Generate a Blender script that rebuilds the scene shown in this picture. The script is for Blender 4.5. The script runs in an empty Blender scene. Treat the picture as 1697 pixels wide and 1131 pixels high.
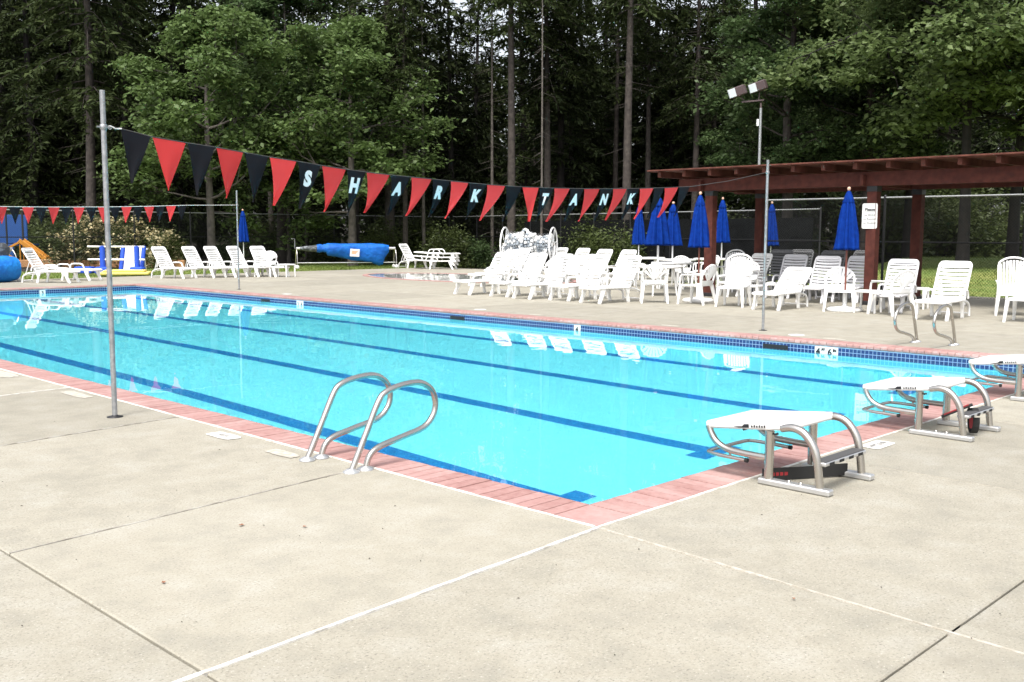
import bpy, math, random
import numpy as np
from mathutils import Vector, Matrix
R = math.radians
rnd = random.Random(7)
sc = bpy.context.scene
col = sc.collection
# ------------------------------------------------------------------ camera, sky, sun, exposure
CAMX, CAMY, CAMZ = -4.385, -3.668, 1.56
YAW, PIT, ROL = 0.7753, -0.1074, 0.0031
F_ = Vector((math.cos(YAW)*math.cos(PIT), math.sin(YAW)*math.cos(PIT), math.sin(PIT)))
R_ = Vector((math.sin(YAW), -math.cos(YAW), 0)); U_ = R_.cross(F_)
R2 = R_*math.cos(ROL)+U_*math.sin(ROL); U2 = -R_*math.sin(ROL)+U_*math.cos(ROL)
cd = bpy.data.cameras.new('camera'); cam = bpy.data.objects.new('camera', cd); col.objects.link(cam)
cam.matrix_world = Matrix(((R2.x, U2.x, -F_.x, CAMX), (R2.y, U2.y, -F_.y, CAMY), (R2.z, U2.z, -F_.z, CAMZ), (0, 0, 0, 1)))
cd.sensor_width = 36; cd.lens = 35.64; cd.clip_start = 0.05; cd.clip_end = 2000
sc.camera = cam
SUN_EL, SUN_AZ = 58, 205          # degrees; azimuth counted from +X towards +Y, where the sun stands
w = bpy.data.worlds.new('World'); sc.world = w; w.use_nodes = True
nt = w.node_tree; bg = nt.nodes['Background']
sky = nt.nodes.new('ShaderNodeTexSky'); sky.sky_type = 'NISHITA'; sky.sun_disc = False
sky.sun_elevation = R(SUN_EL); sky.sun_rotation = R(90-SUN_AZ); sky.dust_density = 4.0; sky.air_density = 1.0; sky.ozone_density = 1.0
hs = nt.nodes.new('ShaderNodeHueSaturation'); hs.inputs['Saturation'].default_value = 0.32
nt.links.new(sky.outputs[0], hs.inputs['Color']); nt.links.new(hs.outputs[0], bg.inputs['Color'])
bg.inputs['Strength'].default_value = 0.125
sl = bpy.data.lights.new('sun', 'SUN'); sl.energy = 1.5; sl.angle = R(20); sl.color = (1, 0.96, 0.9)
so = bpy.data.objects.new('sun', sl); col.objects.link(so)
sd = Vector((math.cos(R(SUN_EL))*math.cos(R(SUN_AZ)), math.cos(R(SUN_EL))*math.sin(R(SUN_AZ)), math.sin(R(SUN_EL))))
so.rotation_euler = sd.to_track_quat('Z', 'Y').to_euler()
vs = sc.view_settings; vs.view_transform = 'Standard'; vs.look = 'None'; vs.gamma = 1; vs.exposure = 1.30; vs.use_curve_mapping = False
sc.render.engine = 'CYCLES'
cy = sc.cycles
cy.use_denoising = True; cy.max_bounces = 10; cy.diffuse_bounces = 6; cy.transmission_bounces = 8; cy.transparent_max_bounces = 12
cy.caustics_reflective = True; cy.caustics_refractive = True; cy.blur_glossy = 0.5; cy.sample_clamp_indirect = 12

# ------------------------------------------------------------------ helpers
class MB:
    "collects boxes, tubes and sheets; build() links them as ONE mesh object"
    def __init__(s): s.v = []; s.f = []; s.sm = []
    def add(s, vs_, fs, smooth=False):
        n = len(s.v); s.v += [tuple(p) for p in vs_]
        for f in fs: s.f.append(tuple(i+n for i in f)); s.sm.append(smooth)
        return s
    def box(s, x0, x1, y0, y1, z0, z1, b=0.0, M=None):
        if b <= 0:
            vs_ = [Vector((x, y, z)) for z in (z0, z1) for y in (y0, y1) for x in (x0, x1)]
            fs = [(0, 2, 3, 1), (4, 5, 7, 6), (0, 1, 5, 4), (2, 6, 7, 3), (0, 4, 6, 2), (1, 3, 7, 5)]
        else:
            c = Vector(((x0+x1)/2, (y0+y1)/2, (z0+z1)/2)); h = Vector(((x1-x0)/2, (y1-y0)/2, (z1-z0)/2))
            b = min(b, h.x*.95, h.y*.95, h.z*.95); vs_ = []; idx = {}
            for sx in (-1, 1):
                for sy in (-1, 1):
                    for sz in (-1, 1):
                        for a in range(3):
                            o = Vector((sx*(h.x-b), sy*(h.y-b), sz*(h.z-b)))
                            o[a] = (sx, sy, sz)[a]*h[a]
                            idx[(sx, sy, sz, a)] = len(vs_); vs_.append(c+o)
            fs = []
            for a in range(3):
                u, v = (a+1) % 3, (a+2) % 3
                for sg in (-1, 1):
                    q = []
                    for (p, r) in ((-1, -1), (1, -1), (1, 1), (-1, 1)):
                        k = [0, 0, 0]; k[a] = sg; k[u] = p; k[v] = r; q.append(idx[(*k, a)])
                    fs.append(tuple(q if sg > 0 else q[::-1]))
                for p in (-1, 1):
                    for r in (-1, 1):
                        k0 = [0, 0, 0]; k1 = [0, 0, 0]; k0[a] = -1; k1[a] = 1
                        k0[u] = k1[u] = p; k0[v] = k1[v] = r
                        q = [idx[(*k0, u)], idx[(*k1, u)], idx[(*k1, v)], idx[(*k0, v)]]
                        fs.append(tuple(q if p*r < 0 else q[::-1]))
            for sx in (-1, 1):
                for sy in (-1, 1):
                    for sz in (-1, 1):
                        q = [idx[(sx, sy, sz, a)] for a in range(3)]
                        fs.append(tuple(q if sx*sy*sz > 0 else q[::-1]))
        if M is not None: vs_ = [M @ p for p in vs_]
        return s.add(vs_, fs)
    def bar(s, p, q, w_, h_, b=0.0, up=(0, 0, 1)):
        p, q = Vector(p), Vector(q); d = q-p; L = d.length; x = d/L; y = Vector(up).cross(x)
        if y.length < 1e-4: y = Vector((0, 1, 0)).cross(x)
        y.normalize(); z = x.cross(y)
        M = Matrix(((x.x, y.x, z.x, p.x), (x.y, y.y, z.y, p.y), (x.z, y.z, z.z, p.z), (0, 0, 0, 1)))
        return s.box(0, L, -w_/2, w_/2, -h_/2, h_/2, b, M)
    def tube(s, pts, r, n=8, cap=True, closed=False):
        pts = [Vector(p) for p in pts]; m = len(pts)
        rr = r if isinstance(r, (list, tuple)) else [r]*m
        vs_ = []; prev = None
        for i in range(m):
            if closed: t = pts[(i+1) % m]-pts[i-1]
            else: t = pts[min(i+1, m-1)]-pts[max(i-1, 0)]
            t.normalize()
            if prev is None:
                a = Vector((0, 0, 1)) if abs(t.z) < .9 else Vector((1, 0, 0))
                u = t.cross(a).normalized()
            else:
                u = (prev-t*prev.dot(t)); u = u.normalized() if u.length > 1e-5 else t.orthogonal().normalized()
            prev = u; v = t.cross(u)
            for k in range(n):
                a = 2*math.pi*k/n; vs_.append(pts[i]+(u*math.cos(a)+v*math.sin(a))*rr[i])
        fs = []
        for i in range(m if closed else m-1):
            j = (i+1) % m
            for k in range(n):
                l = (k+1) % n; fs.append((i*n+k, i*n+l, j*n+l, j*n+k))
        s.add(vs_, fs, True)
        if cap and not closed:
            s.add(vs_[:n], [tuple(range(n))[::-1]]); s.add(vs_[-n:], [tuple(range(n))])
        return s
    def lathe(s, prof, c=(0, 0, 0), n=24, smooth=True, fold=None):
        "prof: (radius, z) pairs; fold(angle, z) scales the radius"
        vs_ = []
        for r, z in prof:
            for k in range(n):
                a = 2*math.pi*k/n; q = r*(fold(a, z) if fold else 1)
                vs_.append((c[0]+q*math.cos(a), c[1]+q*math.sin(a), c[2]+z))
        fs = [(i*n+k, i*n+(k+1) % n, (i+1)*n+(k+1) % n, (i+1)*n+k) for i in range(len(prof)-1) for k in range(n)]
        s.add(vs_, fs, smooth)
        if prof[0][0] > 1e-4: s.add(vs_[:n], [tuple(range(n))[::-1]])
        if prof[-1][0] > 1e-4: s.add(vs_[-n:], [tuple(range(n))])
        return s
    def grid(s, fn, nu, nv, smooth=True):
        vs_ = [fn(i/nu, j/nv) for j in range(nv+1) for i in range(nu+1)]
        k = nu+1
        return s.add(vs_, [(j*k+i, j*k+i+1, (j+1)*k+i+1, (j+1)*k+i) for j in range(nv) for i in range(nu)], smooth)
    def slab(s, fn, nu, nv, nrm, t):
        "a curved sheet of thickness t along nrm"
        nrm = Vector(nrm)*t; k = nu+1
        a = [Vector(fn(i/nu, j/nv)) for j in range(nv+1) for i in range(nu+1)]; n = len(a)
        fs = []
        for j in range(nv):
            for i in range(nu):
                q = (j*k+i, j*k+i+1, (j+1)*k+i+1, (j+1)*k+i); fs.append(q); fs.append(tuple(x+n for x in q[::-1]))
        rim = [i for i in range(nu+1)]+[j*k+nu for j in range(1, nv+1)]+[nv*k+i for i in range(nu-1, -1, -1)]+[j*k for j in range(nv-1, 0, -1)]
        for x in range(len(rim)):
            p, q = rim[x], rim[(x+1) % len(rim)]; fs.append((p, p+n, q+n, q))
        return s.add(a+[p+nrm for p in a], fs, False)
    def mesh(s, name, mat):
        me = bpy.data.meshes.new(name); me.from_pydata(s.v, [], s.f)
        me.polygons.foreach_set('use_smooth', s.sm); me.materials.append(mat); me.update()
        return me
    def build(s, name, mat, parent=None, loc=None, rz=0.0):
        return put(name, s.mesh(name, mat), parent, loc, rz)
def put(name, me, parent=None, loc=None, rz=0.0):
    o = bpy.data.objects.new(name, me); col.objects.link(o)
    if parent is not None: o.parent = parent
    if loc is not None: o.location = loc
    o.rotation_euler.z = rz
    return o
def tag(o, label=None, cat=None, group=None, kind=None):
    if label: o['label'] = label
    if cat: o['category'] = cat
    if group: o['group'] = group
    if kind: o['kind'] = kind
    return o
def thing(name, label, cat, loc=(0, 0, 0), rz=0.0, group=None):
    o = bpy.data.objects.new(name, None); col.objects.link(o); o.empty_display_size = .2
    o.location = loc; o.rotation_euler.z = rz
    return tag(o, label, cat, group)
def copy_tree(o, loc=None, rz=None, label=None, group=None, par=None):
    c = o.copy(); col.objects.link(c)
    if par is not None: c.parent = par
    else:
        c.location = loc; c.rotation_euler.z = rz; c['label'] = label
        if group: c['group'] = group
    for ch in (KIDS[o.name] if o.name in KIDS else o.children):
        copy_tree(ch, par=c)
    return c
KIDS = {}
def arc(c, r, a0, a1, n, ax='xz'):
    out = []
    for i in range(n+1):
        a = R(a0+(a1-a0)*i/n); p = [0, 0, 0]; p['xyz'.index(ax[0])] = r*math.cos(a); p['xyz'.index(ax[1])] = r*math.sin(a)
        out.append((c[0]+p[0], c[1]+p[1], c[2]+p[2]))
    return out
def smooth_path(pts, n=5):
    "Catmull-Rom through the points"
    P = [Vector(p) for p in pts]; out = []
    for i in range(len(P)-1):
        a, b, c, d = P[max(i-1, 0)], P[i], P[i+1], P[min(i+2, len(P)-1)]
        for k in range(n):
            t = k/n
            out.append(.5*((2*b)+(c-a)*t+(2*a-5*b+4*c-d)*t*t+(3*b-a-3*c+d)*t**3))
    out.append(P[-1]); return out
def spot(u, d, z=0.0):
    "ground point at bearing u (0..1697 across the view) and distance d along the view"
    t = (u-848.5)/1679.9; c, s_ = math.cos(YAW), math.sin(YAW)
    k = d/math.cos(PIT) if False else d
    return Vector((CAMX+k*(c+s_*t), CAMY+k*(s_-c*t), z))
def text_mesh(body, size, mat, bold=0.0, extrude=0.0):
    cu = bpy.data.curves.new('txt', 'FONT'); cu.body = body; cu.size = size; cu.align_x = 'CENTER'; cu.align_y = 'CENTER'
    cu.offset = bold; cu.extrude = extrude; cu.resolution_u = 3
    o = bpy.data.objects.new('txt', cu); col.objects.link(o)
    dg = bpy.context.evaluated_depsgraph_get(); me = bpy.data.meshes.new_from_object(o.evaluated_get(dg))
    bpy.data.objects.remove(o); bpy.data.curves.remove(cu)
    me.materials.clear(); me.materials.append(mat); return me

# ------------------------------------------------------------------ materials
def mat(name, colr, rough=.6, metal=0.0, spec=.5, noise=None, bump=None, trans=0.0):
    """noise: (scale, colour2, contrast low, high[, detail]); bump: (scale, strength, distance)"""
    m = bpy.data.materials.new(name); m.use_nodes = True; n = m.node_tree; b = n.nodes['Principled BSDF']
    b.inputs['Base Color'].default_value = (*colr, 1); b.inputs['Roughness'].default_value = rough
    b.inputs['Metallic'].default_value = metal; b.inputs['Specular IOR Level'].default_value = spec
    m['b'] = 1
    if noise or bump: tc = n.nodes.new('ShaderNodeTexCoord')
    if noise:
        t = n.nodes.new('ShaderNodeTexNoise'); t.inputs['Scale'].default_value = noise[0]
        t.inputs['Detail'].default_value = noise[4] if len(noise) > 4 else 5
        n.links.new(tc.outputs['Object'], t.inputs['Vector'])
        r = n.nodes.new('ShaderNodeValToRGB'); r.color_ramp.elements[0].position = noise[2]; r.color_ramp.elements[1].position = noise[3]
        r.color_ramp.elements[0].color = (*colr, 1); r.color_ramp.elements[1].color = (*noise[1], 1)
        n.links.new(t.outputs['Fac'], r.inputs['Fac']); n.links.new(r.outputs['Color'], b.inputs['Base Color'])
    if bump:
        t = n.nodes.new('ShaderNodeTexNoise'); t.inputs['Scale'].default_value = bump[0]; t.inputs['Detail'].default_value = 4
        n.links.new(tc.outputs['Object'], t.inputs['Vector'])
        k = n.nodes.new('ShaderNodeBump'); k.inputs['Strength'].default_value = bump[1]; k.inputs['Distance'].default_value = bump[2]
        n.links.new(t.outputs['Fac'], k.inputs['Height']); n.links.new(k.outputs['Normal'], b.inputs['Normal'])
    return m
class G_:
    "small node-graph helper"
    def __init__(s, m): s.n = m.node_tree
    def new(s, t, **kw):
        x = s.n.nodes.new(t)
        for k, v in kw.items(): setattr(x, k, v)
        return x
    def link(s, a, b): s.n.links.new(a, b)
    def noise(s, vec, scale, detail=4, rough=.5):
        t = s.new('ShaderNodeTexNoise'); t.inputs['Scale'].default_value = scale; t.inputs['Detail'].default_value = detail; t.inputs['Roughness'].default_value = rough
        s.link(vec, t.inputs['Vector']); return t.outputs['Fac']
    def ramp(s, fac, stops):
        r = s.new('ShaderNodeValToRGB'); e = r.color_ramp.elements
        while len(e) < len(stops): e.new(.5)
        for i, (p, c) in enumerate(stops): e[i].position = p; e[i].color = (*c, 1) if len(c) == 3 else c
        s.link(fac, r.inputs['Fac']); return r.outputs['Color']
    def mix(s, fac, a, b, mode='MIX'):
        x = s.new('ShaderNodeMix', data_type='RGBA', blend_type=mode)
        for val, sock in ((fac, x.inputs[0]), (a, x.inputs[6]), (b, x.inputs[7])):
            if hasattr(val, 'links'): s.link(val, sock)
            else: sock.default_value = val if not isinstance(val, tuple) else (*val, 1)
        return x.outputs[2]

def concrete_mat():
    m = bpy.data.materials.new('broom_finished_concrete'); m.use_nodes = True; g = G_(m); b = m.node_tree.nodes['Principled BSDF']
    P = g.new('ShaderNodeNewGeometry').outputs['Position']
    big = g.noise(P, .55, 6, .62); mid = g.noise(P, 3.0, 6, .65); fine = g.noise(P, 60, 3); speck = g.noise(P, 95, 2, .7)
    c = g.ramp(big, [(.3, (.245, .232, .190)), (.52, (.300, .280, .228)), (.72, (.325, .312, .268))])
    c = g.mix(.55, c, g.ramp(mid, [(.33, (.215, .205, .172)), (.5, (.292, .272, .220)), (.68, (.345, .332, .290))]))
    c = g.mix(g.ramp(fine, [(.32, (.35,)*3), (.5, (0,)*3)]), c, (.22, .195, .155))
    c = g.mix(g.ramp(speck, [(.33, (.8,)*3), (.42, (0,)*3)]), c, (.155, .14, .118))
    c = g.mix(g.ramp(speck, [(.62, (0,)*3), (.72, (.55,)*3)]), c, (.50, .48, .43))
    v = g.new('ShaderNodeTexVoronoi'); v.inputs['Scale'].default_value = 9; g.link(P, v.inputs['Vector'])
    c = g.mix(g.ramp(v.outputs['Distance'], [(.02, (.6,)*3), (.06, (0,)*3)]), c, (.2, .17, .13))
    stain = g.noise(P, .9, 7, .72)
    c = g.mix(g.ramp(stain, [(.30, (.5,)*3), (.40, (0,)*3)]), c, (.20, .185, .15))
    oi = g.new('ShaderNodeObjectInfo'); mp = g.new('ShaderNodeMapRange'); mp.inputs[3].default_value = .96; mp.inputs[4].default_value = 1.14; g.link(oi.outputs['Random'], mp.inputs[0])
    h = g.new('ShaderNodeHueSaturation'); g.link(mp.outputs[0], h.inputs['Value']); g.link(c, h.inputs['Color']); c = h.outputs[0]
    g.link(c, b.inputs['Base Color']); b.inputs['Roughness'].default_value = .8; b.inputs['Specular IOR Level'].default_value = .3
    k = g.new('ShaderNodeBump'); k.inputs['Strength'].default_value = .35; k.inputs['Distance'].default_value = .004
    g.link(speck, k.inputs['Height']); g.link(k.outputs['Normal'], b.inputs['Normal'])
    return m
def water_mat(scale, amp, tint=(1, 1, 1)):
    m = bpy.data.materials.new('pool_water_surface'); m.use_nodes = True; g = G_(m); n = m.node_tree
    n.nodes.remove(n.nodes['Principled BSDF'])
    gl = g.new('ShaderNodeBsdfGlass'); gl.inputs['IOR'].default_value = 1.333; gl.inputs['Roughness'].default_value = 0.0
    gl.inputs['Color'].default_value = (*tint, 1)
    P = g.new('ShaderNodeNewGeometry').outputs['Position']
    a = g.noise(P, scale, 2, .4); c = g.noise(P, scale*.22, 2, .4)
    ad = g.new('ShaderNodeMath', operation='ADD'); g.link(a, ad.inputs[0]); g.link(c, ad.inputs[1])
    k = g.new('ShaderNodeBump'); k.inputs['Strength'].default_value = 1.0; k.inputs['Distance'].default_value = amp
    g.link(ad.outputs[0], k.inputs['Height']); g.link(k.outputs['Normal'], gl.inputs['Normal'])
    g.link(gl.outputs[0], n.nodes['Material Output'].inputs['Surface'])
    return m
def leaf_mat(name, c0, c1, c2, trans=.35, rough=.5, spec=.3):
    "leaves differ one by one (random per island) and by branch (noise); some light passes through"
    m = bpy.data.materials.new(name); m.use_nodes = True; g = G_(m); n = m.node_tree; b = n.nodes['Principled BSDF']
    geo = g.new('ShaderNodeNewGeometry'); tc = g.new('ShaderNodeTexCoord')
    a = g.ramp(geo.outputs['Random Per Island'], [(0, c0), (.5, c1), (1, c2)])
    c = g.mix(.4, a, g.ramp(g.noise(tc.outputs['Object'], .7, 3), [(.35, c0), (.65, c2)]))
    oi = g.new('ShaderNodeObjectInfo'); h = g.new('ShaderNodeHueSaturation')
    mp = g.new('ShaderNodeMapRange'); mp.inputs[3].default_value = .75; mp.inputs[4].default_value = 1.2
    g.link(oi.outputs['Random'], mp.inputs[0]); g.link(mp.outputs[0], h.inputs['Value']); g.link(c, h.inputs['Color']); c = h.outputs[0]
    g.link(c, b.inputs['Base Color']); b.inputs['Roughness'].default_value = rough; b.inputs['Specular IOR Level'].default_value = spec
    if trans > 0:
        t = g.new('ShaderNodeBsdfTranslucent'); g.link(c, t.inputs['Color'])
        x = g.new('ShaderNodeMixShader'); x.inputs[0].default_value = trans
        g.link(b.outputs[0], x.inputs[1]); g.link(t.outputs[0], x.inputs[2]); g.link(x.outputs[0], n.nodes['Material Output'].inputs['Surface'])
    return m
def link_mat():
    "black vinyl chain link: diamond wires, open between them"
    m = bpy.data.materials.new('black_chain_link'); m.use_nodes = True; g = G_(m); n = m.node_tree; b = n.nodes['Principled BSDF']
    b.inputs['Base Color'].default_value = (.012, .013, .012, 1); b.inputs['Roughness'].default_value = .5
    tc = g.new('ShaderNodeTexCoord'); sep = g.new('ShaderNodeSeparateXYZ'); g.link(tc.outputs['Object'], sep.inputs[0])
    outs = []
    for sg in (1, -1):
        s1 = g.new('ShaderNodeMath', operation='MULTIPLY'); s1.inputs[1].default_value = sg; g.link(sep.outputs['Z'], s1.inputs[0])
        ad = g.new('ShaderNodeMath', operation='ADD'); g.link(sep.outputs['X'], ad.inputs[0]); g.link(s1.outputs[0], ad.inputs[1])
        mo = g.new('ShaderNodeMath', operation='PINGPONG'); mo.inputs[1].default_value = .036; g.link(ad.outputs[0], mo.inputs[0])
        lt = g.new('ShaderNodeMath', operation='LESS_THAN'); lt.inputs[1].default_value = .0036; g.link(mo.outputs[0], lt.inputs[0]); outs.append(lt.outputs[0])
    mx = g.new('ShaderNodeMath', operation='MAXIMUM'); g.link(outs[0], mx.inputs[0]); g.link(outs[1], mx.inputs[1])
    t = g.new('ShaderNodeBsdfTransparent'); x = g.new('ShaderNodeMixShader'); g.link(mx.outputs[0], x.inputs[0])
    g.link(t.outputs[0], x.inputs[1]); g.link(b.outputs[0], x.inputs[2]); g.link(x.outputs[0], n.nodes['Material Output'].inputs['Surface'])
    return m
def brick_mat():
    m = bpy.data.materials.new('pink_clay_brick'); m.use_nodes = True; g = G_(m); b = m.node_tree.nodes['Principled BSDF']
    P = g.new('ShaderNodeNewGeometry').outputs['Position']; oi = g.new('ShaderNodeObjectInfo'); geo = g.new('ShaderNodeNewGeometry')
    c = g.ramp(oi.outputs['Random'], [(0, (.28, .15, .138)), (.5, (.335, .192, .178)), (1, (.385, .238, .224))])
    c = g.mix(.35, c, g.ramp(g.noise(P, 18, 5, .65), [(.35, (.27, .125, .105)), (.65, (.47, .29, .26))]))
    c = g.mix(g.ramp(g.noise(P, 1.3, 4, .6), [(.5, (0,)*3), (.75, (.4,)*3)]), c, (.52, .40, .37))
    g.link(c, b.inputs['Base Color']); b.inputs['Roughness'].default_value = .75
    k = g.new('ShaderNodeBump'); k.inputs['Strength'].default_value = .3; k.inputs['Distance'].default_value = .003
    g.link(g.noise(P, 90, 3), k.inputs['Height']); g.link(k.outputs['Normal'], b.inputs['Normal'])
    return m
def plaster_mat():
    m = bpy.data.materials.new('aqua_pool_plaster'); m.use_nodes = True; g = G_(m); b = m.node_tree.nodes['Principled BSDF']
    P = g.new('ShaderNodeNewGeometry').outputs['Position']
    c = g.ramp(g.noise(P, .5, 4, .6), [(.3, (.175, .82, .935)), (.7, (.19, .84, .945))])
    c = g.mix(.3, c, g.ramp(g.noise(P, 5, 4), [(.35, (.17, .81, .93)), (.65, (.20, .85, .95))]))
    g.link(c, b.inputs['Base Color']); b.inputs['Roughness'].default_value = .7
    return m
M = dict(
    concrete=concrete_mat(), brick=brick_mat(), plaster=plaster_mat(), water=water_mat(1.9, .0017), paddle_water=water_mat(3, .003),
    joint=mat('dark_joint_filler', (.07, .06, .05), .9), mortar=mat('pale_mortar', (.50, .42, .39), .9, noise=(20, (.36, .29, .26), .4, .6)),
    caulk=mat('white_caulk', (.70, .68, .64), .6, noise=(14, (.42, .39, .34), .45, .70)), worn=mat('worn_paint', (.46, .43, .38), .8, noise=(22, (.36, .33, .27), .42, .6)),
    grey_caulk=mat('grey_caulk', (.40, .38, .34), .7, noise=(9, (.2, .18, .15), .4, .6)),
    tile=mat('cobalt_tile', (.006, .028, .115), .15, noise=(40, (.014, .05, .17), .3, .7)), grout=mat('pale_grout', (.34, .46, .62), .8),
    white_tile=mat('white_tile', (.75, .76, .74), .2), line=mat('blue_lane_tile', (.008, .20, .52), .4, noise=(30, (.015, .26, .60), .4, .6)),
    grey_ink=mat('worn_grey_ink', (.16, .16, .16), .6), ink=mat('black_ink', (.01, .01, .012), .5), steel=mat('brushed_stainless', (.50, .475, .44), .27, 1.0),
    alu=mat('cast_aluminium', (.62, .62, .62), .45, .9), galv=mat('galvanised_pipe', (.40, .41, .42), .5, .75, noise=(25, (.28, .29, .30), .35, .65)),
    white=mat('white_moulded_plastic', (.80, .80, .79), .35, noise=(6, (.72, .72, .71), .4, .7)), gel=mat('white_gelcoat', (.74, .735, .72), .45, noise=(7, (.62, .61, .58), .5, .75), bump=(160, .35, .003)),
    strap=mat('grey_white_vinyl', (.62, .62, .64), .5), sling=mat('grey_sling_mesh', (.12, .125, .13), .7, noise=(60, (.2, .2, .2), .4, .6)),
    red=leaf_mat('red_nylon', (.74, .06, .06), (.76, .065, .065), (.78, .07, .07), .4, .7, .1), black=mat('black_nylon', (.010, .011, .015), .8, spec=.15),
    letter=mat('white_vinyl_letter', (.8, .82, .84), .5), rope=mat('dark_cord', (.05, .05, .05), .8), wrope=mat('white_cord', (.7, .7, .68), .8),
    canvas=mat('royal_blue_canvas', (.001, .020, .165), .8, spec=.1, noise=(12, (.002, .031, .22), .35, .65), bump=(30, .2, .004)),
    wood=mat('brown_pole_wood', (.16, .045, .03), .5), bluemetal=mat('pale_wood_ball', (.55, .36, .26), .5),
    stain=mat('red_brown_stained_wood', (.095, .029, .021), .75, spec=.2, noise=(7, (.06, .018, .014), .35, .65), bump=(40, .3, .004)),
    stain2=mat('weathered_red_stain', (.135, .050, .036), .8, spec=.2, noise=(5, (.08, .028, .021), .35, .65), bump=(40, .3, .004)),
    blackmetal=mat('black_coated_metal', (.012, .012, .014), .5), tread=mat('grey_grip', (.06, .06, .062), .8), rubber=mat('black_rubber', (.012, .012, .012), .8),
    railgrey=mat('grey_fence_rail', (.36, .37, .37), .5, .5), link=link_mat(),
    screen=mat('black_windscreen', (.005, .0055, .0065), .9, spec=.05, noise=(3, (.009, .010, .011), .35, .65)),
    bronze=mat('bronze_fixture', (.075, .050, .052), .5), lens=mat('floodlight_glass', (.55, .60, .62), .1),
    vinyl=mat('blue_vinyl_cover', (.008, .13, .50), .6, spec=.25, noise=(3, (.006, .085, .38), .35, .65), bump=(7, .9, .05)),
    vinyl2=mat('light_blue_vinyl', (.015, .22, .62), .6, spec=.25, noise=(3, (.01, .14, .5), .35, .65), bump=(7, .9, .05)),
    dkcover=mat('dark_cover_underside', (.05, .055, .06), .6, noise=(9, (.22, .24, .26), .5, .7), bump=(14, .6, .02)),
    foam=mat('royal_blue_foam', (.012, .07, .50), .7), yellow=mat('yellow_foam', (.72, .60, .16), .7), orange=mat('orange_slide_plastic', (.48, .20, .015), .5),
    playblue=mat('blue_play_panel', (.004, .055, .22), .5), chips=mat('wood_chip_border', (.42, .22, .10), .9, noise=(20, (.28, .15, .07), .35, .65)),
    redfloat=mat('red_print', (.28, .015, .02), .6), float=mat('painted_shade_grey', (.30, .34, .38), .5), orangeink=mat('orange_print', (.75, .25, .04), .6),
    bark=mat('grey_brown_bark', (.070, .058, .050), .9, noise=(5, (.032, .026, .023), .35, .65, 8), bump=(9, .8, .04)),
    palebark=mat('pale_bark', (.12, .105, .092), .9, noise=(4, (.05, .043, .038), .4, .7, 8), bump=(9, .6, .03)),
    darkbark=mat('dark_bark', (.022, .018, .016), .9, noise=(5, (.012, .010, .010), .35, .65), bump=(9, .6, .03)),
    needle=leaf_mat('fir_needles', (.022, .034, .013), (.036, .052, .018), (.058, .076, .025), .22, .7, .12),
    needle2=leaf_mat('dark_fir_needles', (.018, .027, .012), (.028, .040, .015), (.044, .058, .021), .15, .7, .12),
    leaf=leaf_mat('fresh_green_leaves', (.052, .088, .022), (.090, .142, .040), (.155, .220, .080), .4),
    leaf2=leaf_mat('mid_green_leaves', (.034, .064, .022), (.062, .102, .034), (.105, .155, .060), .4),
    leaf3=leaf_mat('maple_leaves', (.075, .115, .034), (.135, .190, .064), (.230, .295, .130), .45),
    shrub=leaf_mat('shrub_leaves', (.036, .052, .014), (.060, .084, .022), (.100, .125, .042)),
    bloom=leaf_mat('spent_cream_blossom', (.42, .34, .17), (.58, .50, .28), (.74, .68, .46), .2),
    grass=mat('mown_grass', (.13, .19, .035), .9, noise=(.5, (.22, .24, .06), .4, .65, 8), bump=(40, .6, .03)),
    blade=leaf_mat('grass_blades', (.10, .16, .03), (.14, .20, .04), (.20, .24, .07), .3),
    soil=mat('forest_floor', (.020, .016, .012), .95, noise=(1.2, (.035, .030, .016), .4, .65, 8), bump=(8, .8, .05)),
    dryleaf=mat('dry_brown_leaf', (.20, .075, .035), .8, noise=(30, (.32, .15, .08), .4, .6)),
    twig=mat('dark_debris', (.05, .038, .028), .9),
)
# ------------------------------------------------------------------ the ground and the deck
PW, PL, CO = 9.095, 24.955, 0.304          # pool width (X), length (Y), coping depth
WZ = -0.16                                  # water level
def ground_z(x, y):
    d = max(0, y-60, x-60); return -0.10+min(d*.02, 4)
def ground_sheet():
    xs = [-420, -200, -80, -40, -20, -9, 0-.02, PW+.02, 17.0, 21.6, 25, 30, 36, 44, 54, 66, 80, 100, 140, 240, 420]
    ys = [-420, -200, -80, -40, -20, -9, -.02, PL+.02, 30, 34, 39, 46, 56, 66, 80, 100, 140, 240, 420]
    b = MB(); k = len(xs)
    b.v = [(x, y, ground_z(x, y)) for y in ys for x in xs]
    for j in range(len(ys)-1):
        for i in range(k-1):
            if xs[i] >= -.03 and xs[i+1] <= PW+.03 and ys[j] >= -.03 and ys[j+1] <= PL+.03: continue
            b.f.append((j*k+i, j*k+i+1, (j+1)*k+i+1, (j+1)*k+i)); b.sm.append(False)
    return b
tag(ground_sheet().build('ground', M['soil']), kind='structure')
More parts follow.
